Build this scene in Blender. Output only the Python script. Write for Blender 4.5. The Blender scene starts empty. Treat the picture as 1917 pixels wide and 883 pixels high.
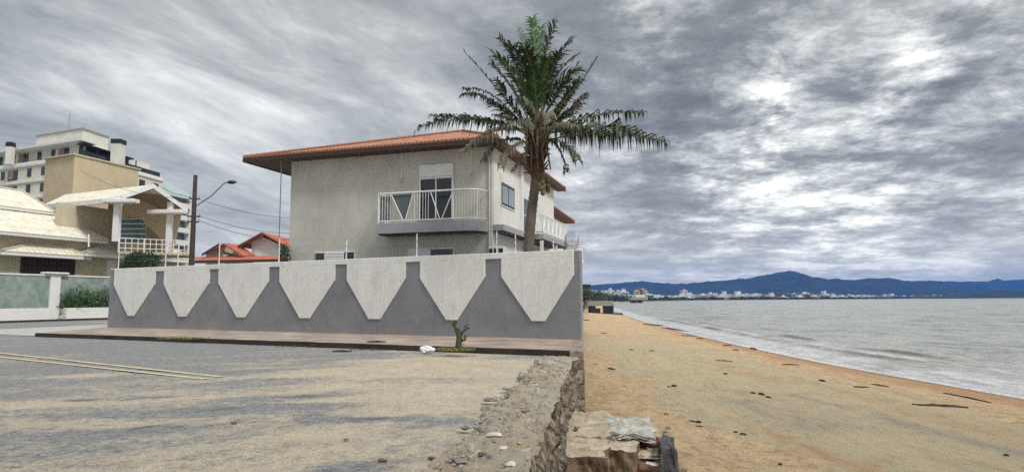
import bpy, bmesh, math, random
from mathutils import Vector, Matrix, noise
random.seed(7)
S = bpy.context.scene
COL = S.collection
R = math.radians
V = Vector

# ------------------------------------------------------------------ camera
F = 1200.0
EYE = V((0, 0, 1.6))
PITCH = math.atan(118.5 / F); ROLL = 0.0042
fwd = V((0, math.cos(PITCH), math.sin(PITCH)))
up0 = V((0, -math.sin(PITCH), math.cos(PITCH)))
rt = V((math.cos(ROLL), 0, 0)) - up0 * math.sin(ROLL)
up = up0 * math.cos(ROLL) + V((math.sin(ROLL), 0, 0))
cam_d = bpy.data.cameras.new('camera')
cam = bpy.data.objects.new('camera', cam_d); COL.objects.link(cam)
cam_d.sensor_width = 36; cam_d.lens = 36 * F / 1917.0
cam_d.clip_start = 0.1; cam_d.clip_end = 40000
m = Matrix((rt, up, -fwd)).transposed().to_4x4(); m.translation = EYE
cam.matrix_world = m
S.camera = cam

def ray(px, py):
    return fwd + rt * ((px - 958.5) / F) + up * ((441.5 - py) / F)
def G(px, py, z=0.0):
    d = ray(px, py); return EYE + d * ((z - EYE.z) / d.z)
def D(px, py, y):
    d = ray(px, py); return EYE + d * (y / d.y)

class Fr:
    """a building's own frame: u along its front, v into its depth"""
    def __init__(s, o, u, v):
        s.o = V((o[0], o[1], 0)); s.u = V((u[0], u[1], 0)).normalized(); s.v = V((v[0], v[1], 0)).normalized()
    def p(s, u, v, z): return s.o + s.u * u + s.v * v + V((0, 0, z))
    def hit(s, px, py, v):
        d = ray(px, py); n = s.u.cross(V((0, 0, 1)))
        a = s.o + s.v * v
        t = (a - EYE).dot(n) / d.dot(n); q = EYE + d * t
        return (q - a).dot(s.u), q.z
    def hitu(s, px, py, u):
        d = ray(px, py); n = s.v.cross(V((0, 0, 1)))
        a = s.o + s.u * u
        t = (a - EYE).dot(n) / d.dot(n); q = EYE + d * t
        return (q - a).dot(s.v), q.z

# ------------------------------------------------------------------ materials
def nmat(name):
    M = bpy.data.materials.new(name); M.use_nodes = True
    nt = M.node_tree; b = nt.nodes['Principled BSDF']
    return M, nt, b
def nd(nt, t, **k):
    n = nt.nodes.new(t)
    for a, v in k.items():
        if a in n.inputs.keys(): n.inputs[a].default_value = v
        else: setattr(n, a, v)
    return n
def ramp(nt, src, stops):
    r = nt.nodes.new('ShaderNodeValToRGB'); nt.links.new(src, r.inputs[0])
    e = r.color_ramp.elements
    while len(e) < len(stops): e.new(0.5)
    for i, (p, c) in enumerate(stops):
        e[i].position = p
        e[i].color = (c, c, c, 1) if not isinstance(c, tuple) else (*c[:3], 1)
    return r.outputs[0]
def mixc(nt, f, a, b, bt='MIX'):
    n = nt.nodes.new('ShaderNodeMix'); n.data_type = 'RGBA'; n.blend_type = bt
    for s, v in ((0, f), (6, a), (7, b)):
        if hasattr(v, 'links') or isinstance(v, bpy.types.NodeSocket): nt.links.new(v, n.inputs[s])
        elif s == 0: n.inputs[0].default_value = v
        else: n.inputs[s].default_value = (*v[:3], 1)
    return n.outputs[2]
def coords(nt, kind='Object', scale=(1, 1, 1), rot=(0, 0, 0)):
    if kind == 'World':
        g = nt.nodes.new('ShaderNodeNewGeometry'); o = g.outputs['Position']
    else:
        g = nt.nodes.new('ShaderNodeTexCoord'); o = g.outputs[kind]
    m = nt.nodes.new('ShaderNodeMapping'); nt.links.new(o, m.inputs[0])
    m.inputs['Scale'].default_value = scale; m.inputs['Rotation'].default_value = rot
    return m.outputs[0]
def noi(nt, co, sc, det=6, rough=0.6, dist=0.0):
    n = nt.nodes.new('ShaderNodeTexNoise'); n.inputs['Scale'].default_value = sc
    n.inputs['Detail'].default_value = det; n.inputs['Roughness'].default_value = rough
    n.inputs['Distortion'].default_value = dist
    nt.links.new(co, n.inputs['Vector']); return n.outputs[0]
def bump(nt, b, h, strength=0.4, dist=0.02):
    n = nt.nodes.new('ShaderNodeBump'); n.inputs['Strength'].default_value = strength
    n.inputs['Distance'].default_value = dist
    nt.links.new(h, n.inputs['Height']); nt.links.new(n.outputs[0], b.inputs['Normal'])
def mat(name, c, rough=0.7, var=0.25, sc=3.0, streak=0.0, fine=40, fvar=0.15, bmp=0.2, bd=0.01, metal=0.0, stain=None, stain_amt=(0.6, 0.75), base=None):
    """paint / plaster / wood: base colour broken by blotches, fine grain, optional run-down streaks and stains"""
    M, nt, b = nmat(name)
    co = coords(nt, 'World')
    d = tuple(x * (1 - var) for x in c); l = tuple(min(1, x * (1 + var)) for x in c)
    a = mixc(nt, ramp(nt, noi(nt, co, sc), [(0.3, 0.0), (0.7, 1.0)]), d, l)
    f = ramp(nt, noi(nt, co, fine, 3), [(0.3, 1 - fvar), (0.7, 1.0)])
    a = mixc(nt, 1.0, a, f, 'MULTIPLY')
    if streak:
        s = noi(nt, coords(nt, 'World', (5, 5, 0.35)), 1.5, 6, 0.65)
        a = mixc(nt, ramp(nt, s, [(0.45, 0.0), (0.75, streak)]), a, tuple(x * 0.45 for x in c))
    if stain:
        s = noi(nt, co, sc * 0.7 + 0.3, 8, 0.7)
        a = mixc(nt, ramp(nt, s, [(stain_amt[0], 0.0), (stain_amt[1], 0.8)]), a, stain)
    if base:
        g = nt.nodes.new('ShaderNodeSeparateXYZ'); nt.links.new(co, g.inputs[0])
        mr = nd(nt, 'ShaderNodeMapRange'); nt.links.new(g.outputs[2], mr.inputs[0]); mr.inputs[1].default_value = .15; mr.inputs[2].default_value = 1.1; mr.inputs[3].default_value = .30; mr.inputs[4].default_value = -.25
        ad = nd(nt, 'ShaderNodeMath', operation='ADD'); nt.links.new(mr.outputs[0], ad.inputs[0]); nt.links.new(noi(nt, coords(nt, 'World', (1, 1, .7)), 1.6, 9, .75), ad.inputs[1])
        a = mixc(nt, ramp(nt, ad.outputs[0], [(.55, 0.0), (.80, .7)]), a, base)
    nt.links.new(a, b.inputs['Base Color'])
    b.inputs['Roughness'].default_value = rough; b.inputs['Metallic'].default_value = metal
    if bmp: bump(nt, b, noi(nt, co, fine * 0.8, 4), bmp, bd)
    return M
def glass_dark(name, c=(0.02, 0.025, 0.03)):
    M, nt, b = nmat(name)
    b.inputs['Base Color'].default_value = (*c, 1); b.inputs['Roughness'].default_value = 0.12
    return M
def tiles(name, c1, c2, dirt, lines=(0.22, 0.35)):
    """clay roof tiles from UV: u along the eave in metres, v up the slope in metres"""
    M, nt, b = nmat(name)
    tc = nt.nodes.new('ShaderNodeTexCoord'); sp = nt.nodes.new('ShaderNodeSeparateXYZ')
    nt.links.new(tc.outputs['UV'], sp.inputs[0])
    def saw(o, per, fn):
        m1 = nd(nt, 'ShaderNodeMath', operation='DIVIDE'); nt.links.new(o, m1.inputs[0]); m1.inputs[1].default_value = per
        m2 = nd(nt, 'ShaderNodeMath', operation='FRACT'); nt.links.new(m1.outputs[0], m2.inputs[0])
        return ramp(nt, m2.outputs[0], fn)
    colr = saw(sp.outputs[0], lines[0], [(0.0, 0.0), (0.25, 0.9), (0.5, 1.0), (0.8, 0.7), (1.0, 0.0)])
    row = saw(sp.outputs[1], lines[1], [(0.0, 0.0), (0.12, 1.0), (1.0, 0.55)])
    h = mixc(nt, 1.0, colr, row, 'MULTIPLY')
    co = coords(nt, 'UV'); 
    vor = nd(nt, 'ShaderNodeTexWhiteNoise', noise_dimensions='2D')
    sn = nd(nt, 'ShaderNodeVectorMath', operation='SNAP'); nt.links.new(tc.outputs['UV'], sn.inputs[0]); sn.inputs[1].default_value = (lines[0], lines[1], 1)
    nt.links.new(sn.outputs[0], vor.inputs['Vector'])
    a = mixc(nt, vor.outputs['Value'], c1, c2)
    a = mixc(nt, ramp(nt, noi(nt, co, 1.2, 8, 0.7), [(0.42, 0.0), (0.7, 0.75)]), a, dirt)
    a = mixc(nt, ramp(nt, h, [(0.0, 0.55), (0.25, 0.0)]), a, tuple(x * 0.3 for x in c1))
    nt.links.new(a, b.inputs['Base Color']); b.inputs['Roughness'].default_value = 0.8
    bump(nt, b, h, 0.9, 0.06)
    return M
def leafmat(name, c1, c2, rough=0.5):
    M, nt, b = nmat(name)
    g = nt.nodes.new('ShaderNodeNewGeometry')
    a = mixc(nt, g.outputs['Random Per Island'], c1, c2)
    nt.links.new(a, b.inputs['Base Color']); b.inputs['Roughness'].default_value = rough
    return M

PL_GREY = mat('house_plaster_grey', (0.56, 0.54, 0.48), 0.85, 0.16, 0.45, streak=0.2, fine=9, fvar=0.10, stain=(0.42, 0.39, 0.33), stain_amt=(0.56, 0.85))
PL_WHITE = mat('house_plaster_white', (0.76, 0.75, 0.70), 0.85, 0.06, 0.8, streak=0.2, fine=25)
WALL_GREY = mat('grey_wall_paint', (0.26, 0.265, 0.285), 0.8, 0.16, 0.9, streak=0.18, fine=45, fvar=0.3, stain=(0.32, 0.31, 0.30), stain_amt=(0.60, 0.85), base=(0.27, 0.26, 0.25))
WALL_WHITE = mat('white_wall_paint', (0.84, 0.835, 0.80), 0.85, 0.07, 0.9, streak=0.28, fine=16, fvar=0.22, stain=(0.50, 0.47, 0.38), stain_amt=(0.54, 0.85))
WHITE = mat('white_paint', (0.78, 0.78, 0.76), 0.5, 0.05, 2)
WHITE_M = mat('white_metal_paint', (0.8, 0.8, 0.8), 0.4, 0.03, 2, bmp=0)
SLAB = mat('grey_slab_paint', (0.36, 0.365, 0.385), 0.8, 0.1, 1.5, streak=0.3)
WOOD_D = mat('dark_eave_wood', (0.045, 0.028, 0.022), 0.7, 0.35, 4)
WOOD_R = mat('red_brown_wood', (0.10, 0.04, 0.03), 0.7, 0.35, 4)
TILE_O = tiles('terracotta_tiles', (0.42, 0.17, 0.09), (0.60, 0.28, 0.17), (0.16, 0.07, 0.05))
TILE_R = tiles('red_tiles', (0.50, 0.11, 0.06), (0.62, 0.19, 0.10), (0.15, 0.05, 0.04))
TILE_C = tiles('cream_tiles', (0.78, 0.73, 0.58), (0.88, 0.84, 0.72), (0.48, 0.44, 0.32), (0.5, 0.45))
GLASS = glass_dark('dark_glass')
GLASS_T = glass_dark('teal_glass', (0.10, 0.17, 0.18))
BLACK = mat('black_paint', (0.015, 0.015, 0.017), 0.5, 0.2, 3, bmp=0)
CREAM = mat('cream_plaster', (0.58, 0.52, 0.38), 0.85, 0.1, 0.8, streak=0.25, fine=12)
TAN = mat('tan_plaster', (0.56, 0.46, 0.31), 0.85, 0.1, 0.5, streak=0.2, fine=8)
SOFFIT = mat('brown_soffit_boards', (0.30, 0.21, 0.14), 0.7, 0.25, 1.5)
APT_W = mat('apartment_plaster', (0.74, 0.72, 0.65), 0.85, 0.12, 0.4, streak=0.3, fine=3)
CONC = mat('concrete', (0.34, 0.32, 0.28), 0.9, 0.2, 2, streak=0.3)
POLE_C = mat('dark_weathered_pole', (0.06, 0.05, 0.05), 0.85, 0.3, 2)
METAL_G = mat('grey_metal', (0.25, 0.25, 0.27), 0.4, 0.1, 3, bmp=0, metal=0.6)
LEAF_D = leafmat('dark_leaves', (0.012, 0.03, 0.012), (0.04, 0.08, 0.02))
LEAF_M = leafmat('hedge_leaves', (0.03, 0.07, 0.02), (0.08, 0.15, 0.04))
LEAF_Y = leafmat('weed_leaves', (0.10, 0.12, 0.03), (0.25, 0.24, 0.07))
PALM_L = leafmat('palm_leaves', (0.010, 0.020, 0.008), (0.065, 0.088, 0.034))
PALM_DRY = leafmat('dry_palm_leaves', (0.09, 0.075, 0.045), (0.20, 0.17, 0.11))
PALM_GREEN = leafmat('young_palm_leaves', (0.014, 0.050, 0.010), (0.11, 0.21, 0.07))
STEM_Y = mat('palm_stalk', (0.22, 0.20, 0.10), 0.6, 0.2, 4, bmp=0)
STALK_P = mat('pale_leaf_stalk', (0.42, 0.36, 0.25), 0.7, 0.3, 4, bmp=0)
BARK = mat('palm_bark', (0.15, 0.12, 0.095), 0.9, 0.3, 3, bmp=0.5, bd=0.02)
FIBRE = mat('palm_fibre', (0.13, 0.08, 0.055), 0.9, 0.4, 5, bmp=0.6, bd=0.03)

# ------------------------------------------------------------------ mesh helpers
class MB:
    def __init__(s): s.v = []; s.f = []; s.uv = []
    def poly(s, pts, uv=None):
        i = len(s.v); s.v += [tuple(p) for p in pts]; s.f.append(tuple(range(i, i + len(pts)))); s.uv.append(uv)
    def prism(s, pts, vec, uv=None):
        vec = V(vec); a = [V(p) for p in pts]; b = [p + vec for p in a]; n = len(a); i = len(s.v)
        s.v += [tuple(p) for p in a + b]
        s.f.append(tuple(range(i, i + n))); s.f.append(tuple(range(i + 2 * n - 1, i + n - 1, -1)))
        s.uv.append(uv); s.uv.append(uv[::-1] if uv else None)
        for k in range(n):
            l = (k + 1) % n; s.f.append((i + k, i + n + k, i + n + l, i + l)); s.uv.append(None)
    def box(s, a, b, fr=None):
        (x0, y0, z0), (x1, y1, z1) = a, b
        P = fr.p if fr else (lambda x, y, z: V((x, y, z)))
        s.prism([P(x0, y0, z0), P(x1, y0, z0), P(x1, y1, z0), P(x0, y1, z0)], (0, 0, z1 - z0))
    def tube(s, pts, rad, n=6, cap=True):
        pts = [V(p) for p in pts]; base = len(s.v)
        rr = rad if isinstance(rad, (list, tuple)) else [rad] * len(pts)
        for k, p in enumerate(pts):
            t = (pts[min(k + 1, len(pts) - 1)] - pts[max(k - 1, 0)]).normalized()
            a = t.cross(V((0, 0, 1)))
            if a.length < 0.05: a = t.cross(V((0, 1, 0)))
            a.normalize(); b = a.cross(t)
            for j in range(n):
                an = 2 * math.pi * j / n
                s.v.append(tuple(p + (a * math.cos(an) + b * math.sin(an)) * rr[k]))
        for k in range(len(pts) - 1):
            for j in range(n):
                l = (j + 1) % n
                s.f.append((base + k * n + j, base + k * n + l, base + (k + 1) * n + l, base + (k + 1) * n + j)); s.uv.append(None)
        if cap:
            s.f.append(tuple(base + j for j in range(n))); s.uv.append(None)
            s.f.append(tuple(base + (len(pts) - 1) * n + j for j in range(n - 1, -1, -1))); s.uv.append(None)
    def build(s, name, material, parent=None, smooth=False, bevel=0.0):
        me = bpy.data.meshes.new(name); me.from_pydata(s.v, [], s.f)
        if any(s.uv):
            ul = me.uv_layers.new(name='UVMap'); li = 0
            for f, uv in zip(s.f, s.uv):
                for k in range(len(f)):
                    ul.data[li].uv = uv[k] if uv else (0, 0); li += 1
        bm = bmesh.new(); bm.from_mesh(me); bmesh.ops.recalc_face_normals(bm, faces=bm.faces); bm.to_mesh(me); bm.free()
        me.materials.append(material)
        if smooth:
            me.polygons.foreach_set('use_smooth', [True] * len(me.polygons))
        o = bpy.data.objects.new(name, me); COL.objects.link(o)
        if parent:
            o.parent = parent
            if parent.location.length > 0: o.matrix_parent_inverse = Matrix.Translation(-parent.location)
        if bevel:
            b = o.modifiers.new('bevel', 'BEVEL'); b.width = bevel; b.segments = 1; b.limit_method = 'ANGLE'
        return o
PINV = {}
def tag(o, label=None, cat=None, group=None, kind=None):
    if label: o['label'] = label
    if cat: o['category'] = cat
    if group: o['group'] = group
    if kind: o['kind'] = kind
    return o
def empty(name, loc, label=None, cat=None, group=None, kind=None):
    o = bpy.data.objects.new(name, None); COL.objects.link(o); o.location = loc; o.empty_display_size = 0.3
    return tag(o, label, cat, group, kind)
def grid_obj(name, rows, material, parent=None, attr=None, smooth=True):
    """rows: list of equal-length lists of points"""
    nv = len(rows[0]); v = [tuple(p) for r in rows for p in r]
    f = [(i * nv + j, i * nv + j + 1, (i + 1) * nv + j + 1, (i + 1) * nv + j) for i in range(len(rows) - 1) for j in range(nv - 1)]
    me = bpy.data.meshes.new(name); me.from_pydata(v, [], f); me.materials.append(material)
    if attr:
        for an, vals in attr.items():
            a = me.attributes.new(an, 'FLOAT', 'POINT'); a.data.foreach_set('value', vals)
    if smooth: me.polygons.foreach_set('use_smooth', [True] * len(f))
    o = bpy.data.objects.new(name, me); COL.objects.link(o)
    if parent: 
        o.parent = parent
        o.matrix_parent_inverse = Matrix.Translation(-parent.location)
    return o
def lerp(a, b, t): return a + (b - a) * t
def interp(x, pts):
    if x <= pts[0][0]: return pts[0][1]
    for (a, fa), (b, fb) in zip(pts, pts[1:]):
        if x <= b: return lerp(fa, fb, (x - a) / (b - a))
    return pts[-1][1]
def fbm(x, y, z=0, o=4): return noise.fractal(V((x, y, z)), 1.0, 2.0, o)
def sstep(a, b, x):
    t = max(0, min(1, (x - a) / (b - a))); return t * t * (3 - 2 * t)
def attr_node(nt, name):
    a = nt.nodes.new('ShaderNodeAttribute'); a.attribute_name = name; return a.outputs['Fac']

# ------------------------------------------------------------------ terrain lines
def stoneL(y): return -0.63 + 0.134 * (y - 5.9)     # road edge of the retaining wall
def stoneR(y): return 0.13 + 0.1326 * (y - 5.9)     # beach edge of the retaining wall
def xl(y):                                           # land edge
    if y < 22.9: return stoneR(y)
    return interp(y, [(22.9, 2.38), (60, 5.6), (200, 22.5), (450, 62), (700, 112), (1230, 340), (1540, 690), (2050, 1260), (3000, 2350), (5000, 3980), (6900, 5560)])
def xs(y):                                           # waterline
    return interp(y, [(-30, 20), (0, 19.5), (22.9, 18.2), (35, 17.3), (47, 17.3), (70, 18.3), (105, 21), (166, 27.0), (300, 42), (450, 67), (700, 118), (1230, 345), (1540, 695), (2050, 1265), (3000, 2355), (5000, 3985), (6900, 5565)])
def ygrid(y0, y1, n, k=8.0):
    return [y0 + (y1 - y0) * (math.exp(k * i / n) - 1) / (math.exp(k) - 1) for i in range(n + 1)]

# ------------------------------------------------------------------ ground (everything on the land side)
Mg, nt, b = nmat('ground_dirt')
co = coords(nt, 'World')
c = mixc(nt, ramp(nt, noi(nt, co, 0.05), [(0.35, 0.0), (0.65, 1.0)]), (0.10, 0.11, 0.06), (0.22, 0.20, 0.15))
nt.links.new(c, b.inputs['Base Color']); b.inputs['Roughness'].default_value = 0.9
rows = []
for y in [-60, -20, 5, 22.9, 40, 60, 120, 200, 320, 450, 700, 1000, 1230, 1540, 2050, 3000, 5000, 6900]:
    e = xl(y)
    if y < 30: e -= 0.5
    z = -0.03 if y < 450 else -1.0
    rows.append([(lerp(-8900, e, t), y, z) for t in (0, 0.5, 0.8, 0.95, 0.99, 1.0)] + [(e + (0.5 if y >= 450 else 0.02), y, -2.6)])
tag(grid_obj('ground', rows, Mg, smooth=False), kind='structure')

# ------------------------------------------------------------------ road
CURB_A = G(65, 630); CURB_B = G(1080, 668)
cdir = (CURB_B - CURB_A).normalized(); cper = V((-cdir.y, cdir.x, 0))
if cper.y < 0: cper = -cper
def curb_dist(x, y): return (V((x, y, 0)) - CURB_A).dot(-cper)    # >0 on the road side
BARE = [(G(px, py), rx, ry) for px, py, rx, ry in ((430, 765, 1.0, .2), (560, 742, .8, .2), (705, 783, .7, .18), (575, 780, .5, .2), (650, 878, .32, .14), (300, 800, .9, .2), (235, 745, 1.2, .2))]
def bare(x, y):
    v = 0
    for q, rx, ry in BARE:
        dx = x - q.x; dy = y - q.y; e = (dx * 0.97 + dy * 0.25) / rx, (-dx * 0.25 + dy * 0.97) / ry
        d2 = e[0] ** 2 + e[1] ** 2
        if d2 < 9: v = max(v, math.exp(-d2) * (.9 + 1.8 * fbm(x * 3.5, y * 3, 31, 6)))
    return max(0, min(1, v))
def sand_mask(x, y):
    # drifted sand: thick near the retaining wall, thinning to the left and to the far lane
    d = stoneL(y) - x
    s = 1.0 - sstep(1.5, 13.5, d * 0.8 + curb_dist(x, y) * -0.20 + 3.2)
    s = 0.10 + 0.62 * s
    # streaks blown in from the right
    u = x * 0.94 + y * 0.34; w = -x * 0.34 + y * 0.94
    n = fbm(u * 0.2, w * 0.7, 3, 6) * 0.5 + fbm(u * 0.7, w * 1.8, 9, 5) * 0.28
    s += n
    # worn-through patches where the asphalt shows dark
    for (px, py, rx, ry, am) in ((430, 765, 1.5, .30, .9), (560, 742, 1.0, .28, .9), (705, 783, .9, .22, 1.0), (235, 805, 1.6, .28, .5), (575, 780, .8, .3, .7), (650, 878, .35, .2, 1.1), (480, 770, 1.2, .25, .4), (850, 790, .5, .2, .8)):
        q = G(px, py); dx = x - q.x; dy = y - q.y
        e = (dx * 0.97 + dy * 0.25) / rx, (-dx * 0.25 + dy * 0.97) / ry
        s -= am * .95 * math.exp(-(e[0] ** 2 + e[1] ** 2)) * (1 + .9 * fbm(x * 1.4, y * 2.2, 31, 4))
    # near the kerb at the far right the sand lies thick
    q = V((-0.6, 15.3, 0)); s += 0.6 * math.exp(-((x - q.x) ** 2 / 7 + (y - q.y) ** 2 / 5))
    return max(0, min(1, s))
Mr, nt, b = nmat('asphalt_with_sand')
co = coords(nt, 'World')
agg = nd(nt, 'ShaderNodeTexVoronoi', Scale=16.0); nt.links.new(co, agg.inputs['Vector'])
gr = noi(nt, co, 90, 3, 0.8)
asph = mixc(nt, ramp(nt, agg.outputs['Distance'], [(0.05, 1.0), (0.32, 0.0)]), (0.27, 0.268, 0.262), (0.62, 0.61, 0.60))
asph = mixc(nt, ramp(nt, noi(nt, co, 0.6, 6), [(0.35, 0.1), (0.7, 0.75)]), asph, (0.30, 0.30, 0.31))
asph = mixc(nt, ramp(nt, noi(nt, co, 5, 8, 0.85), [(0.38, 0.75), (0.5, 0.0)]), asph, (0.085, 0.085, 0.088))
asph = mixc(nt, ramp(nt, noi(nt, co, 8, 6, 0.85), [(0.54, 0.0), (0.64, 0.7)]), asph, (0.44, 0.43, 0.42))
asph = mixc(nt, ramp(nt, noi(nt, co, 22, 3, 0.7), [(0.42, 0.55), (0.62, 0.0)]), asph, (0.06, 0.06, 0.068))
sand = mixc(nt, ramp(nt, noi(nt, co, 1.1, 8, 0.7), [(0.3, 0.0), (0.7, 1.0)]), (0.45, 0.375, 0.27), (0.58, 0.51, 0.39))
sand = mixc(nt, ramp(nt, noi(nt, co, 4.5, 8, 0.85), [(0.36, 0.75), (0.50, 0.0)]), sand, (0.25, 0.215, 0.17))
sand = mixc(nt, ramp(nt, noi(nt, co, 28, 4, 0.8), [(0.36, 0.75), (0.52, 0.0)]), sand, (0.17, 0.14, 0.10))
sand = mixc(nt, ramp(nt, noi(nt, co, 60, 2, 0.8), [(0.60, 0.0), (0.72, 0.8)]), sand, (0.70, 0.64, 0.52))
fac = nd(nt, 'ShaderNodeMath', operation='ADD'); nt.links.new(attr_node(nt, 'sand'), fac.inputs[0])
sub = nd(nt, 'ShaderNodeMath', operation='MULTIPLY_ADD'); nt.links.new(noi(nt, co, 5.0, 10, 0.95), sub.inputs[0]); sub.inputs[1].default_value = 2.8; sub.inputs[2].default_value = -1.4
nt.links.new(sub.outputs[0], fac.inputs[1])
cc = mixc(nt, ramp(nt, fac.outputs[0], [(0.28, 0.0), (0.72, 1.0)]), asph, sand)
br_ = nd(nt, 'ShaderNodeMath', operation='MULTIPLY_ADD'); nt.links.new(noi(nt, co, 6, 10, .95), br_.inputs[0]); br_.inputs[1].default_value = 2.4; br_.inputs[2].default_value = -1.2
b2_ = nd(nt, 'ShaderNodeMath', operation='ADD'); nt.links.new(br_.outputs[0], b2_.inputs[0]); nt.links.new(attr_node(nt, 'bare'), b2_.inputs[1])
cc = mixc(nt, ramp(nt, b2_.outputs[0], [(0.45, 0.0), (0.85, .85)]), cc, (.095, .096, .102))
cc = mixc(nt, ramp(nt, noi(nt, coords(nt, 'World', (1, .5, 1)), 3.3, 10, .95), [(.36, .6), (.47, 0.0)]), cc, (.13, .12, .10))
nt.links.new(cc, b.inputs['Base Color']); b.inputs['Roughness'].default_value = 0.9
bump(nt, b, noi(nt, co, 24, 6, 0.9), 1.0, 0.02)
rows = []; av = []; bv_ = []
ys = ygrid(-2, 60, 150, 2.6)
for y in ys:
    r = []
    e = stoneL(y) + 0.15
    for j in range(201):
        t = j / 200; x = e - (1 - t) ** 1.8 * 75
        if x < -60: pass
        r.append((x, y, 0.0 + 0.012 * fbm(x * 0.5, y * 0.5) * (1 if y < 28 else 0))); av.append(sand_mask(x, y)); bv_.append(bare(x, y))
    rows.append(r)
tag(grid_obj('road', rows, Mr, attr={'sand': av, 'bare': bv_}), kind='structure')
# the road continues behind the camera
mb = MB(); mb.poly([(-75, -40, -0.006), (-3.2, -40, -0.006), (-1.6, -1.9, -0.006), (-75, -1.9, -0.006)])
tag(mb.build('road', Mr), kind='structure')

# double centre line, worn
Mm, nt, b = nmat('worn_yellow_marking')
co = coords(nt, 'World')
c = mixc(nt, ramp(nt, noi(nt, co, 2.5, 10, 0.9), [(0.43, 0.0), (0.60, .85)]), (0.38, 0.36, 0.27), (0.74, 0.58, 0.33))
nt.links.new(c, b.inputs['Base Color']); b.inputs['Roughness'].default_value = 0.8
for (a, bb) in (((-260, 633), (415, 706)), ((-260, 641), (385, 710))):
    A = G(*a); B = G(*bb); t = (B - A).normalized(); n = V((-t.y, t.x, 0)) * 0.075
    k = 40; r1 = []; r2 = []
    for i in range(k + 1):
        q = A.lerp(B, i / k); w = 1 + 0.18 * fbm(q.x * 2, q.y * 2)
        r1.append(q + n * w + V((0, 0, 0.017))); r2.append(q - n * w + V((0, 0, 0.017)))
    tag(grid_obj('road_marking', [r1, r2], Mm, smooth=False), kind='structure')

# ------------------------------------------------------------------ sidewalk with kerb
KH = 0.17
WA = G(201, 612, KH); WB = G(1088, 635, KH)
Ms = mat('sidewalk_concrete', (0.31, 0.25, 0.22), 0.9, 0.22, 0.8, fine=30, fvar=0.35, stain=(0.48, 0.38, 0.27), stain_amt=(0.45, 0.65), bmp=0.4)
Mk = mat('kerb_stone', (0.045, 0.035, 0.028), 0.9, 0.5, 1.5, fine=20, fvar=0.5, stain=(0.20, 0.15, 0.10), stain_amt=(0.62, 0.8))
back = V((0.306, 0.952, 0))
P0 = CURB_A.copy(); P1 = CURB_B + cdir * 0.15
rows = []
N = 90
far = [P0 + back * 30, WB + cdir * 0.0]
kin = []
for i in range(N + 1):
    q = P0.lerp(P1, i / N); w = 0.03 * fbm(q.x * 1.5, q.y * 1.5, 5)
    kin.append(q + cper * (0.0 + w))
top = []
for q in kin: 
    h = KH + 0.012 * fbm(q.x, q.y, 2)
    top.append(V((q.x, q.y, h)))
kerb_rows = [[V((q.x, q.y, -0.03)) for q in kin], top, [q + cper * 0.14 for q in top]]
tag(grid_obj('kerb', kerb_rows, Mk, smooth=False), kind='structure')
mb = MB()
A0 = P0 + cper * 0.138; A1 = P1 + cper * 0.138
for i in range(N):
    a = top[i] + cper * 0.138; c_ = top[i + 1] + cper * 0.138
    aw = WA.lerp(WB, i / N); cw = WA.lerp(WB, (i + 1) / N)
    a2 = a.copy(); c2 = c_.copy()
    mb.poly([a2, c2, V((lerp(c2.x, cw.x, 1.05), lerp(c2.y, cw.y, 1.05), KH)), V((lerp(a2.x, aw.x, 1.05), lerp(a2.y, aw.y, 1.05), KH))])
# strip turning the corner along the cross street
q0 = V((A0.x, A0.y, KH)); q1 = V((WA.x, WA.y, KH))
mb.prism([q0 + V((0.0, 0.0, -0.3)), q1 + V((0.2, 0.3, -0.3)), q1 + back * 32 + V((0.2, 0, -0.3)), q0 + back * 30 + V((-0.5, 0, -0.3))], (0, 0, 0.298))
tag(mb.build('sidewalk', Ms), kind='structure')
# dark joint at the right end of the pavement and edge beam down to the beach
END_MB = MB()
e0 = CURB_B + cdir * 0.1; e1 = WB
END_MB.prism([(e0.x - .3, e0.y - .02, KH + .006), (e0.x + .10, e0.y - .02, KH + .006), (e1.x + .05, e1.y - .01, KH + .006), (e1.x - .3, e1.y - .01, KH + .006)], (0, 0, -.5))
tag(END_MB.build('seawall_end_beam', mat('rough_edge_concrete', (0.36, 0.28, 0.235), 0.95, 0.4, 3, fine=9, fvar=.5, stain=(.09,.07,.06), stain_amt=(.5,.62), bmp=.9, bd=.05), bevel=0.02), 'rough brown concrete beam ending the pavement above the sand', 'edge beam')

# pale cross street slab (lighter paving)
Mc = mat('pale_paving', (0.46, 0.44, 0.42), 0.85, 0.15, 0.7, fine=15, fvar=0.25)
mb = MB()
Q = G(-120, 622); 
mb.poly([Q + V((0, 0, .02)), P0 + V((-0.3, 0.4, .02)), P0 + back * 90 + V((0, 0, .02)), Q + back * 90 + V((-6, 0, .02))])
tag(mb.build('cross_street', Mc), kind='structure')

# ------------------------------------------------------------------ beach
Mb_, nt, b = nmat('beach_sand')
co = coords(nt, 'World')
dry = mixc(nt, ramp(nt, noi(nt, co, 0.8, 8, 0.7), [(0.3, 0.0), (0.7, 1.0)]), (0.50, 0.345, 0.185), (0.66, 0.49, 0.285))
dry = mixc(nt, ramp(nt, noi(nt, co, 3.5, 9, 0.85), [(0.39, 0.95), (0.52, 0.0)]), dry, (0.24, 0.155, 0.085))  # shade of trampled pits put into the sand colour as dark mottles
dry = mixc(nt, ramp(nt, noi(nt, co, 13.0, 5, 0.75), [(0.56, 0.0), (0.70, 0.6)]), dry, (0.66, 0.52, 0.34))
olive = mixc(nt, ramp(nt, noi(nt, co, 1.5, 8, 0.65), [(0.3, 0.0), (0.7, 1.0)]), (0.40, 0.345, 0.215), (0.50, 0.43, 0.28))
grey = mixc(nt, ramp(nt, noi(nt, co, 8.0, 6, 0.7), [(0.3, 0.0), (0.7, 1.0)]), (0.22, 0.19, 0.165), (0.35, 0.31, 0.26))
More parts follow.
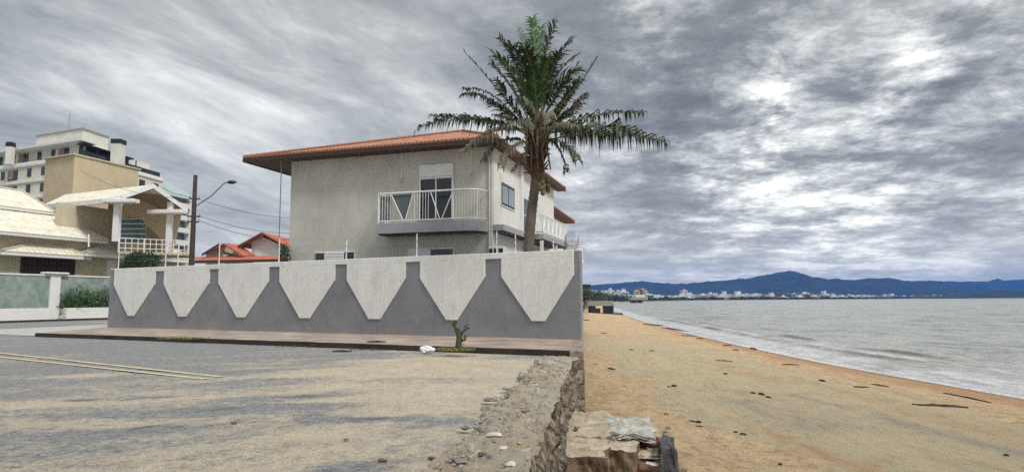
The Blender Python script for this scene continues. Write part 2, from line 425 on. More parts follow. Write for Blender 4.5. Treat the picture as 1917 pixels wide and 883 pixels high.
orange = mixc(nt, ramp(nt, noi(nt, co, 2.0, 6, 0.7), [(0.3, 0.0), (0.7, 1.0)]), (0.38, 0.20, 0.09), (0.52, 0.30, 0.15))
c = mixc(nt, attr_node(nt, 'olive'), dry, olive)
c = mixc(nt, attr_node(nt, 'greyb'), c, grey)
c = mixc(nt, attr_node(nt, 'orange'), c, orange)
c = mixc(nt, ramp(nt, noi(nt, coords(nt, 'World', (1, .5, 1)), 2.6, 10, 0.9), [(0.38, 0.65), (0.485, 0.0)]), c, (0.19, 0.13, 0.08))  # more painted pit shade, stretched lengthwise over all the sand tones
c = mixc(nt, ramp(nt, noi(nt, coords(nt, 'World', (1.3, .35, 1), (0, 0, R(-4))), .9, 8, 0.7), [(0.48, 0.0), (0.66, .55)]), c, (0.60, 0.44, 0.28))
c = mixc(nt, attr_node(nt, 'wet'), c, (0.20, 0.12, 0.07))
nt.links.new(c, b.inputs['Base Color'])
rr_ = nd(nt, 'ShaderNodeMapRange'); nt.links.new(attr_node(nt, 'wet'), rr_.inputs[0]); rr_.inputs[3].default_value = 0.9; rr_.inputs[4].default_value = 0.35
nt.links.new(rr_.outputs[0], b.inputs['Roughness'])
bh = noi(nt, co, 3.2, 9, 0.8)
bump(nt, b, bh, 1.0, 0.15)
def segs(L, z=-1.75):
    return [(G(a[0], a[1], z), G(a[2], a[3], z), a[4], a[5]) for a in L]
SG = segs([(1480, 742, 1570, 762, .35, .5), (1565, 760, 1740, 805, .30, .95), (1740, 805, 1930, 850, .42, .85), (1930, 850, 2200, 900, .5, .7), (1420, 765, 1540, 800, 1.0, .55), (1350, 735, 1420, 742, .5, .3)])
SO = segs([(1365, 785, 1480, 830, .25, .55), (1470, 825, 1660, 905, .28, .7), (1340, 680, 1450, 712, .7, .5), (1530, 690, 1750, 745, .3, .45), (1700, 770, 1917, 800, .3, .3)])
def segv(x, y, L):
    v = 0
    for a, b_, w, am in L:
        dx, dy = b_.x - a.x, b_.y - a.y; t = max(0, min(1, ((x - a.x) * dx + (y - a.y) * dy) / (dx * dx + dy * dy)))
        d2 = (x - a.x - dx * t) ** 2 + (y - a.y - dy * t) ** 2
        if d2 < 16 * w * w: v = max(v, am * math.exp(-d2 / (w * w)))
    return v
def beach_z(x, y):
    t = (x - xl(y)) / max(0.5, (xs(y) - xl(y)))
    z = lerp(-1.5, -2.0, max(0, t) ** 1.1 if t > 0 else 0)
    if t > 1: z = -2.0 - (t - 1) * 0.9
    z += 0.07 * fbm(x * 0.25, y * 0.16, 1) * (1 - sstep(0.75, 1.0, t))
    if y < 45:
        z += 0.045 * fbm(x * 1.6, y * 1.1, 4, 4) * (1 - sstep(0.2, 0.85, t)); z -= 0.05 * max(0, fbm(x * 3.1, y * 2.2, 8, 2) - .12) * (1 - sstep(.3, .6, t))
    return z
ys = [-30, -20, -12, -6, -2] + ygrid(0, 700, 330, 5.0)
rows = []; A = {'olive': [], 'greyb': [], 'orange': [], 'wet': []}
for y in ys:
    r = []
    a, e = xl(y) - 0.12, xs(y)
    for j in range(221):
        t = j / 200
        x = lerp(a, e, t)
        if y > 60: x = x if t <= 1 else e + (t - 1) * 30
        r.append((x, y, beach_z(x, y)))
        w = x + 0.9 * fbm(x * 0.2, y * 0.12, 7, 4) * 2.0
        dsh = e - x                                 # distance to the water
        n1 = fbm(x * 0.12, y * 0.07, 11, 4); n2 = fbm(x * 0.5 - y * .1, y * 0.14, 13, 4)
        near = 1 - sstep(22, 45, y)
        wet = 1 - sstep(0.0, 0.9 + 0.4 * n1, dsh)
        orange_ = sstep(3.0 + 1.6 * n2, 1.2, dsh) * (1 - sstep(50, 120, y)) * 0.95
        orange_ += 0.35 * math.exp(-((dsh - 6.3 + n2) / 0.5) ** 2) * near
        ol = sstep(0.0, 0.3, math.exp(-((dsh - 8.5 + 2.5 * n1 - max(0, (14 - y)) * .25) / 3.6) ** 4) * 0.9 + n2 * .6 - 0.28) * (1 - sstep(34, 70, y))
        gb = math.exp(-((dsh - 8.6 - 1.2 * n1 + (y - 13) * 0.16) / 0.75) ** 2) * (1 - sstep(17, 24, y)) * (0.6 + n2)
        gb += 0.45 * math.exp(-(((x - 7.0) / 2.3) ** 2 + ((y - 16) / 3.0) ** 2)) * (0.8 + n1)
        wig = 1 + .8 * fbm(x * .9, y * .5, 17, 5)
        if 4 < y < 60:
            gb = max(0, segv(x + .3 * n2, y + .5 * n1, SG) * wig) ; orange_ = max(orange_, segv(x + .3 * n2, y, SO) * wig)
        else: gb *= .6
        A['olive'].append(max(0, min(.85, ol))); A['greyb'].append(max(0, min(0.9, gb)))
        A['orange'].append(max(0, min(1, orange_))); A['wet'].append(max(0, min(1, wet)) * 0.85)
    rows.append(r)
tag(grid_obj('beach', rows, Mb_, attr=A), kind='structure')

# ------------------------------------------------------------------ sea
Mw, nt, b = nmat('sea_water')
co = coords(nt, 'World', (1.0, 0.8, 1), (0, 0, R(20)))
b.inputs['Roughness'].default_value = 0.3
b.inputs['IOR'].default_value = 1.33
cw = mixc(nt, attr_node(nt, 'foam'), (0.42, 0.42, 0.39), (0.72, 0.70, 0.69))
fo = ramp(nt, noi(nt, coords(nt, 'World', (0.5, 1.6, 1), (0, 0, R(-10))), 1.6, 7, 0.75), [(0.58, 0.0), (0.70, 0.55)])
cw = mixc(nt, fo, cw, (0.66, 0.66, 0.64))  # pale foam streaks and sea glitter, both painted into the water colour
cw = mixc(nt, ramp(nt, noi(nt, coords(nt, 'World', (1.0, 0.55, 1), (0, 0, R(12))), .7, 10, 0.85), [(0.36, .95), (0.49, 0.0)]), cw, (0.13, 0.13, 0.11))  # dark sides of small waves painted in, replacing contrast of the reflected sky
cw = mixc(nt, ramp(nt, noi(nt, coords(nt, 'World', (1.0, 0.5, 1), (0, 0, R(12))), .16, 10, 0.85), [(0.40, .85), (0.50, 0.0)]), cw, (0.16, 0.16, 0.14))  # larger wave patches, uneven sky reflection painted as dark colour
cw = mixc(nt, attr_node(nt, 'foam'), cw, (0.70, 0.68, 0.68))
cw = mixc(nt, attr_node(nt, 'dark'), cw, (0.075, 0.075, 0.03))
nt.links.new(cw, b.inputs['Base Color'])
h1 = noi(nt, co, 1.4, 5, 0.7, 0.5); h2 = noi(nt, co, 0.35, 4, 0.6, 0.3)
hm = mixc(nt, 0.4, h1, h2)
bump(nt, b, hm, 1.0, 0.9)
rows = []; A = {'foam': [], 'dark': []}
ys = [-400, -100, -30, -10, 0, 6] + ygrid(9, 6900, 330, 6.3)
es = [-3, -1.2, -0.4, 0] + [0.12 * i for i in range(1, 90)] + [10.8 * (1.072 ** i) for i in range(1, 95)]
for y in ys:
    r = []
    for e in es:
        x = xs(y) + e
        near = 1 - sstep(60, 200, y)
        film = 1 - sstep(3.0, 5.0 + 0.9 * fbm(y * 0.15, 2), e)       # swash film, its pale sky sheen put into the colour along with foam
        wv = 0
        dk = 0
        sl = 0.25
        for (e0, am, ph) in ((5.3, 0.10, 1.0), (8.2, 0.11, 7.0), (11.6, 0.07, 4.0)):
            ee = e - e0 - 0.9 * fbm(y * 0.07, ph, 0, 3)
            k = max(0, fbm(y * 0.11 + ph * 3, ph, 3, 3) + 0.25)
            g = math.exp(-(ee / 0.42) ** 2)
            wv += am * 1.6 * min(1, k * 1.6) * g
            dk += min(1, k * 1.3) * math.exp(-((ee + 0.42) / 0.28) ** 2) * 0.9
        wv += 0.05 * fbm(x * 0.5, y * 0.3, 5, 3) * (1 - film)
        wv *= near
        r.append((x, y, -2.0 + (wv if e > 0 else e * 0.03)))
        nf = fbm(x * 1.2, y * 0.5, 21, 4)
        foam = film * (0.42 + 0.45 * nf) * sstep(-0.1, 0.4, e) + 0.75 * math.exp(-((e - 0.15) / 0.22) ** 2) * near
        foam += near * 0.9 * math.exp(-((e - 6.4 - 0.9 * fbm(y * 0.07, 1, 0, 3)) / 0.5) ** 2) * max(0, 0.3 + nf)
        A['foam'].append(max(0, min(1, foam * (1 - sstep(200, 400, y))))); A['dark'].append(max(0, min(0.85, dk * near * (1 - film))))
    rows.append(r)
tag(grid_obj('sea', rows, Mw, attr=A), kind='structure')

# ------------------------------------------------------------------ hills
def hill(name, prof, y, depth, material, seed, wob=0.08):
    rows = []
    xs_ = [prof[0][0] + (prof[-1][0] - prof[0][0]) * i / 260 for i in range(261)]
    for k in range(25):
        t = -1 + 2 * k / 24
        r = []
        for px in xs_:
            py = interp(px, prof)
            hor = 564 - 0.0042 * px
            top = (hor - py) / F * y + 1.6
            x = (px - 958.5) / F * y
            prof_t = max(0.0, 1 - abs(t) ** 1.35)
            n = fbm(x / 260 + seed, t * 3.1, seed, 5)
            z = top * prof_t * (1 + (0.35 * n if abs(t) > 0.12 else 0.02 * n)) + top * wob * 0.35 * fbm(x / 90, t * 5, seed, 4) * (1 if abs(t) < 0.95 else 0)
            r.append((x, y + t * depth * (1 + 0.3 * fbm(x / 900, seed)), max(-1.5, z) - 0.5))
        rows.append(r)
    return tag(grid_obj(name, rows, material), kind='structure')
Mh = mat('forested_hill', (0.022, 0.034, 0.022), 0.9, 0.6, 0.008, fine=0.05, fvar=0.5, bmp=0.9, bd=25)
hill('hills', [(1230, 563), (1255, 545), (1290, 531), (1330, 526), (1385, 523), (1420, 517), (1448, 511), (1478, 507), (1496, 511), (1510, 519), (1545, 523), (1600, 523), (1632, 521), (1660, 526), (1710, 532), (1740, 540), (1790, 548), (1830, 556)], 4300, 800, Mh, 3)
hill('hills', [(1040, 540), (1110, 533), (1150, 530), (1200, 526), (1240, 530), (1285, 533), (1330, 530), (1400, 545), (1450, 559)], 4700, 500, Mh, 9)
hill('hills', [(1560, 540), (1640, 532), (1680, 526), (1740, 525), (1800, 527), (1860, 526), (1900, 523), (1960, 521), (2050, 524), (2150, 534)], 6400, 450, Mh, 14)
hill('hills', [(1720, 557), (1745, 545), (1780, 537), (1800, 534), (1830, 538), (1850, 545), (1880, 549), (1960, 551)], 5000, 400, Mh, 22)
hill('hills', [(1660, 558.5), (1690, 554), (1760, 553), (1830, 548), (1860, 543), (1885, 541), (1905, 544), (1980, 546), (2060, 556)], 2300, 180, Mh, 31)

# ------------------------------------------------------------------ foliage helpers
def leaves(mb, c, rad, n, size, rng, shell=0.35, flat=False):
    c = V(c)
    for _ in range(n):
        while True:
            d = V((rng.uniform(-1, 1), rng.uniform(-1, 1), rng.uniform(-1, 1)))
            if 0.05 < d.length < 1: break
        d = d.normalized() * (1 - shell * rng.random() ** 1.5)
        q = V((c.x + d.x * rad[0], c.y + d.y * rad[1], c.z + d.z * rad[2]))
        q += V((1, 1, 1)) * 0.3 * rad[0] * fbm(q.x * 1.3 / rad[0], q.y * 1.3 / rad[0], q.z * 1.3 / rad[0], 2)
        a = V((rng.gauss(0, 1), rng.gauss(0, 1), rng.gauss(0, 1))).normalized(); b_ = a.orthogonal().normalized()
        b_ = (b_ + a.cross(b_) * rng.uniform(-2, 2)).normalized()
        s = size * rng.uniform(0.6, 1.3)
        mb.poly([q, q + a * s * 0.5 + b_ * s * 0.25, q + a * s, q + a * s * 0.5 - b_ * s * 0.25])
def tree(name, base, h, r, label, group, rng, lm=LEAF_D, n=900, cat='tree'):
    t = empty(name, base, label, cat, group)
    b0 = V(base); mb = MB()
    mb.tube([b0, b0 + V((0.1 * r, 0, h * 0.4)), b0 + V((0, 0.1 * r, h * 0.8))], [r * 0.12, r * 0.08, r * 0.03])
    for k in range(5):
        an = k * 1.3; mb.tube([b0 + V((0, 0, h * 0.35)), b0 + V((math.cos(an) * r * .6, math.sin(an) * r * .6, h * 0.65))], [r * .05, r * .02], 5)
    mb.build('trunk', BARK, t)
    mb = MB()
    for k in range(9):
        an = rng.uniform(0, 6.28); q = rng.uniform(0, 0.62) * r
        cc = b0 + V((math.cos(an) * q, math.sin(an) * q, h * rng.uniform(0.45, 0.85)))
        rr = r * rng.uniform(0.35, 0.6)
        leaves(mb, cc, (rr, rr, rr * 0.75), n // 9, r * 0.14, rng, 0.6)
    mb.build('crown', lm, t)
    return t

# ------------------------------------------------------------------ GARDEN WALL
wl = (WB - WA); wlen = wl.length
FW = Fr(WA, (wl.x, wl.y), (-wl.y, wl.x))
ZT = 3.37
wall = empty('garden_wall', WA, 'long grey garden wall with seven white funnel shaped panels, facing the road', 'wall')
mb = MB(); mb.box((0, 0.0, 0.0), (wlen, 0.22, ZT - 0.03), FW); mb.build('wall_body', WALL_GREY, wall, bevel=0.01)
mb = MB()
sd = V((math.sin(R(4.6)), math.cos(R(4.6)), 0)); nr = V((-sd.y, sd.x, 0))
w0 = FW.p(wlen, 0.22, 0.0)
mb.prism([w0, w0 + sd * 42, w0 + sd * 42 + nr * 0.22, w0 + nr * 0.22], (0, 0, ZT - 0.05))
q = FW.p(0, 0.22, 0)
mb.prism([q, q + FW.v * 0 + back * 26, q + back * 26 + V((.22, 0, 0)), q + V((0.22, 0, 0))], (0, 0, ZT - 0.05))
mb.build('return_wall', WALL_WHITE, wall)
def ws(px, py=560): return FW.hit(px, py, 0)[0]
pil = [(205, 215, 531), (292, 308, 531), (393, 410, 530), (504, 524, 528), (628, 650, 525), (760, 787, 522), (909, 939, 519), (1075, 1089, 517)]
bot = [(240, 252), (335, 350), (444, 460), (562, 581), (691, 713), (836, 857), (996, 1021)]
zb_ = 0.80; zsh = 2.47; zpt = 3.15
print('panel z', [round(FW.hit(x, y, 0)[1], 2) for x, y in ((246, 591), (343, 594), (702, 595), (1008, 597))], 'shoulder', [round(FW.hit(p[1], p[2], 0)[1], 2) for p in pil], 'top', [round(FW.hit(x, y, 0)[1], 2) for x, y in ((210, 503), (500, 490), (1088, 472))], 'piltop', [round(FW.hit(x, y, 0)[1], 2) for x, y in ((300, 503), (514, 497), (773, 490), (924, 485), (1080, 479))])
th = -0.045
for i in range(7):
    a = ws(pil[i][1], 520); c_ = ws(pil[i + 1][0], 520)
    b0, b1 = ws(bot[i][0], 592), ws(bot[i][1], 592)
    pts = [FW.p(a, 0, zpt), FW.p(c_, 0, zpt), FW.p(c_, 0, zsh), FW.p(b1, 0, zb_), FW.p(b0, 0, zb_), FW.p(a, 0, zsh)]
    mb = MB(); mb.prism(pts, FW.v * th); mb.build('white_panel', WALL_WHITE, wall, bevel=0.006)
mb = MB(); mb.box((ws(215, 520) , th, zpt + 0.0), (ws(1075, 520), 0, ZT), FW)
mb.build('top_band', WALL_WHITE, wall, bevel=0.01)
mb = MB(); mb.box((-0.02, 0.002, ZT - 0.032), (wlen, 0.27, ZT + 0.01), FW)
mb.build('coping', WALL_WHITE, wall, bevel=0.008)
# drips of pale render and an ochre mark near the beach end of the wall
Mo = mat('ochre_stain', (0.36, 0.27, 0.15), 0.9, 0.3, 12)
mb = MB()
for (px, py, w, h) in ((1069, 575, 6, 7), (1077, 578, 4, 6), (1066, 586, 3, 4), (1072, 568, 4, 4)):
    s0, z0 = FW.hit(px, py, 0); s1, z1 = FW.hit(px + w, py + h, 0)
    cs, cz = (s0 + s1) / 2, (z0 + z1) / 2
    pts = []
    for k in range(12):
        an = k * math.pi / 6; q = 1 + 0.5 * fbm(k * 1.7, px)
        pts.append(FW.p(cs + math.cos(an) * (s1 - s0) / 2 * q, -0.004, cz + math.sin(an) * abs(z1 - z0) / 2 * q))
    mb.poly(pts)
mb.build('ochre_paint_mark', Mo, wall)

# electric-fence posts on the coping
post_px = [(166, 0), (222, 440), (310, 437), (333, 452), (410, 455), (522, 445), (648, 448), (780, 437), (930, 432), (965, 436), (1036, 448), (1085, 452)]
names = ['beside the dark round bush', 'just left of the tall utility pole', 'right beside the tall utility pole', 'below the small red roofed house', 'beside the slim rod under the eave', 'in front of the two small dark windows', 'under the front balcony', 'in front of the air conditioner box', 'in front of the leaning palm trunk', 'near the beach end of the wall', 'on the beach corner of the wall']
prev = []
for (px, top_), nm in zip(post_px[1:], names):
    s0, _ = FW.hit(px, 490, 0.1); _, zt = FW.hit(px, top_, 0.1)
    zt = min(zt, ZT + 1.15)
    t = empty('fence_post', FW.p(s0, 0.1, ZT), 'thin white electric fence post ' + nm, 'fence post', 'white electric fence posts along the garden wall')
    mb = MB(); mb.tube([FW.p(s0, 0.1, ZT - 0.01), FW.p(s0, 0.1, zt)], 0.028 if px < 900 else 0.022, 6); mb.build('post', WHITE_M, t)
    for k in range(3):
        mb = MB(); z = ZT + (zt - ZT) * (0.35 + 0.3 * k); mb.tube([FW.p(s0, 0.03, z), FW.p(s0, 0.1, z)], 0.018, 5)
        mb.build('insulator', BLACK, t)
    prev.append((s0, zt))
mb = MB()
for (a, za), (b_, zb2) in zip(prev, prev[1:]):
    for k in range(3):
        f = 0.35 + 0.3 * k
        mb.tube([FW.p(a, 0.03, ZT + (za - ZT) * f), FW.p((a + b_) / 2, 0.03, ZT + ((za + zb2) / 2 - ZT) * f - 0.02), FW.p(b_, 0.03, ZT + (zb2 - ZT) * f)], 0.003, 3, False)
tag(mb.build('fence_wire', METAL_G), 'thin wires strung between the white posts on the garden wall', 'wire')
# razor coil at the beach corner
mb = MB(); c0 = FW.p(wlen - 0.35, 0.11, ZT + 0.45); pts = []
for k in range(220):
    an = k * 0.42; pts.append(c0 + sd * (k * 0.032) + V((math.cos(an) * 0.26, 0, math.sin(an) * 0.26)))
mb.tube(pts, 0.008, 4, False)
tag(mb.build('razor_wire', METAL_G), 'loose coil of razor wire on top of the beach end of the garden wall', 'razor wire')

# ------------------------------------------------------------------ MAIN HOUSE
H0 = D(930, 260, 29.6)
FH = Fr((H0.x, H0.y), (-0.956, 0.294), (0.294, 0.956))
ZE = H0.z
OH = 0.9
uL_tip = FH.hit(455, 297, 0)[0]
uR = FH.hit(921, 400, OH)[0]; uL = FH.hit(543, 400, OH)[0]
vEnd = 13.8
house = empty('beach_house', FH.p(uR, OH, 0), 'two storey grey house with terracotta roof and white railed balcony, behind the garden wall', 'house')
mb = MB()
mb.box((uR, OH, 0), (uL, OH + 0.25, ZE + 0.15), FH); mb.build('front_wall', PL_GREY, house)
mb = MB(); mb.box((uR + 0.0, OH + 0.252, 0), (uR + 0.25, vEnd, ZE + 0.15), FH); mb.build('side_wall', PL_WHITE, house)
mb = MB(); mb.box((uL - 0.25, OH + 0.252, 0), (uL - 0.002, vEnd, ZE + 0.15), FH); mb.box((uR + 0.252, vEnd - 0.25, 0), (uL - 0.252, vEnd, ZE + 0.15), FH)
mb.build('rear_wall', PL_GREY, house)
# roof: four sloped slabs meeting at two peaks
pA = FH.p(0, 0, ZE + 0.12); pB = FH.p(uL_tip, 0, ZE + 0.12); VB = 15.0
pC = FH.p(uL_tip, VB, ZE + 0.12); pD = FH.p(0, VB, ZE + 0.12)
r1u, r1z = FH.hit(866, 246, 7.2)
pk1 = FH.p(r1u, 7.2, r1z); pk2 = FH.p(r1u, 7.9, r1z)
print('roof', ZE, uL_tip, uR, uL, r1u, r1z)
roof = MB()
def roofpoly(mb, pts, e0, e1, thick=0.10):
    e = (V(e1) - V(e0)).normalized(); o = V(e0); n = None
    for p in pts:
        d = V(p) - o; d -= e * d.dot(e)
        if d.length > 0.5: n = d.normalized()
    uv = [((V(p) - o).dot(e), (V(p) - o).dot(n)) for p in pts]
    mb.prism(pts, (0, 0, -thick), uv)
roofpoly(roof, [pB, pA, pk1], pB, pA)
roofpoly(roof, [pA, pD, pk2, pk1], pA, pD)
roofpoly(roof, [pD, pC, pk2], pD, pC)
roofpoly(roof, [pC, pB, pk1, pk2], pC, pB)
rf = roof.build('roof', TILE_O, house)
mb = MB()
for a, b_ in ((pB, pk1), (pA, pk1), (pk1, pk2), (pC, pk2), (pD, pk2)):
    n = int((b_ - a).length / 0.33); 
    for k in range(max(n, 1)):
        p = a.lerp(b_, k / max(n, 1)); q = a.lerp(b_, min(1, (k + 1.15) / max(n, 1)))
        mb.tube([p + V((0, 0, .035)), q + V((0, 0, .035))], [0.10, 0.075], 6)
mb.build('ridge_tiles', TILE_O, rf)
# scalloped tile ends along the front and beach-side eaves
mb = MB()
for a, b_ in ((pB, pA), (pA, pD)):
    e = (b_ - a); n = int(e.length / 0.22); e = e / n
    inn = V((-e.y, e.x, 0)).normalized() * 0.25
    if (FH.p(5, 6, 0) - a).dot(inn) < 0: inn = -inn
    for k in range(n):
        p = a + e * (k + 0.5); mb.tube([p - inn * 0.25 + V((0, 0, -0.02)), p + inn * 1.5 + V((0, 0, 0.10))], 0.075, 6)
mb.build('eave_tiles', TILE_O, rf)
# soffit (flat boards under the overhang), fascia and rafters' dark underside
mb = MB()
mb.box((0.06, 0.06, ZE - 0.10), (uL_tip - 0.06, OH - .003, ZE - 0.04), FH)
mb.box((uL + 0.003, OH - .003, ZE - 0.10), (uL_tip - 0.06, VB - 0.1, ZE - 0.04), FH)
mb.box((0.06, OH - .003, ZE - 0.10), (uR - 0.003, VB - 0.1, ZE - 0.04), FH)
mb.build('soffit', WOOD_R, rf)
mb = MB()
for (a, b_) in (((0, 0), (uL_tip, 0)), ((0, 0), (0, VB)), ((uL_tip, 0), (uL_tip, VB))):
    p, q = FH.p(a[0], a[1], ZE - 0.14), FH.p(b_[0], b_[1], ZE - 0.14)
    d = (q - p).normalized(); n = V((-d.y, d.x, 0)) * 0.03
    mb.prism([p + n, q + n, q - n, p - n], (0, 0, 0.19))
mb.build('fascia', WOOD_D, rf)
# roll-shutter door on the balcony
def frbox(mb, fr, px0, py0, px1, py1, v, d0, d1):
    u0, z0 = fr.hit(px0, (py0 + py1) / 2, v); u1, _ = fr.hit(px1, (py0 + py1) / 2, v)
    pm = (px0 + px1) / 2
    _, z1 = fr.hit(pm, py0, v); _, z0 = fr.hit(pm, py1, v)
    mb.box((min(u0, u1), d0, z0), (max(u0, u1), d1, z1), fr)
    return min(u0, u1), max(u0, u1), z0, z1
o_ = OH
mb = MB(); u0, u1, z0, z1 = frbox(mb, FH, 785, 308, 850, 412, o_, o_ - 0.06, o_ - 0.002); dr = mb.build('balcony_door', WHITE, house, bevel=.01)
mb = MB(); mb.box((u0 + 0.02, o_ - 0.12, z1 - 0.62), (u1 - 0.02, o_ - 0.062, z1), FH)
for k in range(7): mb.box((u0 + 0.1, o_ - 0.105, z1 - 0.72 - k * 0.0), (u1 - 0.1, o_ - 0.07, z1 - 0.63), FH) if k == 0 else None
mb.build('shutter_box', WHITE, dr, bevel=.01)
zg = z1 - 0.74
mb = MB(); um = (u0 + u1) / 2
mb.box((u0 + 0.10, o_ - 0.075, z0 + 0.05), (um - 0.03, o_ - 0.062, zg), FH); mb.build('pane', GLASS, dr)
mb = MB(); mb.box((um + 0.03, o_ - 0.075, z0 + 0.05), (u1 - 0.10, o_ - 0.062, zg), FH); mb.build('pane', GLASS, dr)
mb = MB(); mb.box((um - 0.03, o_ - 0.09, z0 + 0.02), (um + 0.03, o_ - 0.062, zg), FH)
mb.box((u0 + 0.02, o_ - 0.085, z0), (u0 + 0.10, o_ - 0.062, zg), FH); mb.box((u1 - 0.10, o_ - 0.085, z0), (u1 - 0.02, o_ - 0.062, zg), FH)
mb.build('door_frame', WHITE, dr)
# lower windows just above the garden wall
for (a, b_, c_, d_) in ((590, 471, 665, 505), (764, 464, 851, 500)):
    mb = MB(); u0, u1, z0, z1 = frbox(mb, FH, a, b_, c_, d_, o_, o_ - 0.05, o_ - 0.002); w = mb.build('window', WHITE, house, bevel=.01)
    mb = MB(); L = u1 - u0
    if a < 700:
        m2 = MB(); m2.box((u0 + 0.02 * L, o_ - 0.064, z0 + 0.1), (u0 + 0.26 * L, o_ - 0.052, z1 - 0.05), FH); m2.build('pane', GLASS, w); mb.box((u1 - 0.24 * L, o_ - 0.064, z0 + 0.1), (u1 - 0.02 * L, o_ - 0.052, z1 - 0.05), FH)
    else:
        mb.box((u0 + 0.03 * L, o_ - 0.064, z0 + 0.1), (u0 + 0.5 * L, o_ - 0.052, z1 - 0.07), FH)
    mb.build('pane', GLASS, w)
    mb = MB()
    for k in range(5): mb.box((u0 + .28 * L if a < 700 else u0 + .54 * L, o_ - 0.07, z1 - 0.12 - k * 0.13), (u1 - .27 * L if a < 700 else u1 - .04 * L, o_ - 0.052, z1 - 0.05 - k * 0.13), FH)
    mb.build('shutter_slats', WHITE_M, w)
# conduits with wall lamps
for (px, pt, pb_) in ((753, 290, 338), (882, 276, 328)):
    u, zt = FH.hit(px, pt, o_); _, zb2 = FH.hit(px, pb_, o_)
    mb = MB(); mb.box((u - 0.022, o_ - 0.035, zb2 + .1), (u + 0.022, o_ - 0.002, ZE - .1), FH); cn = mb.build('conduit', WHITE_M, house)
    mb = MB(); mb.tube([FH.p(u, o_ - 0.02, zb2 + 0.12), FH.p(u, o_ - 0.14, zb2 + 0.12), FH.p(u, o_ - 0.14, zb2 - 0.02)], [0.05, 0.06, 0.10], 8); mb.build('wall_lamp', WHITE_M, cn)
# corner downpipe
mb = MB(); mb.tube([FH.p(uR + 0.12, o_ - 0.05, ZE - .1), FH.p(uR + 0.12, o_ - 0.05, 0.1)], 0.045, 8); mb.build('downpipe', PL_GREY, house)
u, _ = FH.hit(524, 400, 0.2)
mb = MB(); mb.tube([FH.p(u, .2, ZE - .1), FH.p(u, .2, 0.1)], 0.025, 5); mb.build('rain_rod', METAL_G, house)
# balcony
ub0, _ = FH.hit(703, 430, -0.15); ub1, _ = FH.hit(911, 420, o_ - 0.35)
zbt = FH.hit(800, 414, -0.15)[1]; zbb = FH.hit(800, 434, -0.15)[1]
print('balcony', ub0, ub1, zbt, zbb)
def bal_path(inset=0.0):
    v0 = -0.12 + inset; pts = [(ub0 - inset, o_), (ub0 - inset, v0)]
    rad = 1.0 - inset
    cu, cv = ub1 + 1.0, o_ - 0.02
    for k in range(0, 11):
        an = R(90 * k / 10)
        pts.append((cu - math.sin(an) * rad, cv - math.cos(an) * rad))
    return pts
bal = MB()
out = bal_path(0)
bal.prism([FH.p(u, min(v, o_ - 0.003), zbb) for u, v in out], (0, 0, zbt - zbb))
bs = bal.build('balcony', SLAB, house, bevel=.01)
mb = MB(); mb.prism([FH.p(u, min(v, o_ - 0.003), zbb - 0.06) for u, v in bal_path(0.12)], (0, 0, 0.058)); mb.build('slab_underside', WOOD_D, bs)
# railing
path = [FH.p(u, v, 0) for u, v in bal_path(0.08)]
def along(path, step):
    res = []; acc = 0; 
    for a, b_ in zip(path, path[1:]):
        L = (b_ - a).length; s = step - acc
        while s <= L: res.append(a.lerp(b_, s / L)); s += step
        acc = (acc + L) % step if s > L else 0
        acc = L - (s - step)
    return res
rh = FH.hit(800, 358, -0.05)[1]
rail = MB(); Z = lambda p, z: V((p.x, p.y, z))
rail.tube([Z(p, rh) for p in path], 0.045, 8); rail.tube([Z(p, zbt + 0.10) for p in path], 0.03, 6)
v0 = bal_path(0.08)[1][1]
Vs = []
for (xa, xb, xc) in ((732, 757, 773), (806, 825, 848)):
    ua, ub_, uc = (FH.hit(x, 390, v0)[0] for x in (xa, xb, xc)); Vs.append((ua, ub_, uc))
    rail.tube([FH.p(ua, v0, rh - 0.05), FH.p(ub_ + 0.05, v0, zbt + 0.1)], 0.028, 6); rail.tube([FH.p(uc, v0, rh - 0.05), FH.p(ub_ - 0.05, v0, zbt + 0.1)], 0.028, 6)
for p in along(path, 0.145):
    uu = (p - FH.o).dot(FH.u); vv = (p - FH.o).dot(FH.v)
    inside = any(c_ - 0.03 < uu < a + 0.03 for a, bb, c_ in Vs) and vv < v0 + 0.05
    if not inside: rail.tube([Z(p, zbt + 0.1), Z(p, rh)], 0.014, 5)
for p in (path[1], path[0], path[-1], path[7]): rail.tube([Z(p, zbt), Z(p, rh)], 0.03, 6)
rail.build('railing', WHITE_M, bs)
mb = MB(); a, bb, c_ = Vs[0]
mb.prism([FH.p(a - .03, v0 + 0.05, rh - 0.08), FH.p(bb + .05, v0 + 0.05, zbt + 0.12), FH.p(bb - .05, v0 + .05, zbt + .12), FH.p(c_ + .03, v0 + 0.05, rh - 0.08)], FH.v * 0.02)
mb.build('infill_panel', mat('grey_green_panel', (0.10, 0.12, 0.12), 0.5, 0.1, 3), bs)
mb = MB(); mb.box((a + 0.05, v0 + .10, zbt + 0.12), (ub0 - 0.12, v0 + .12, rh - .1), FH)
mb.build('end_screen', mat('mottled_screen', (0.20, 0.23, 0.22), 0.6, 0.8, 7, fvar=.6), bs)

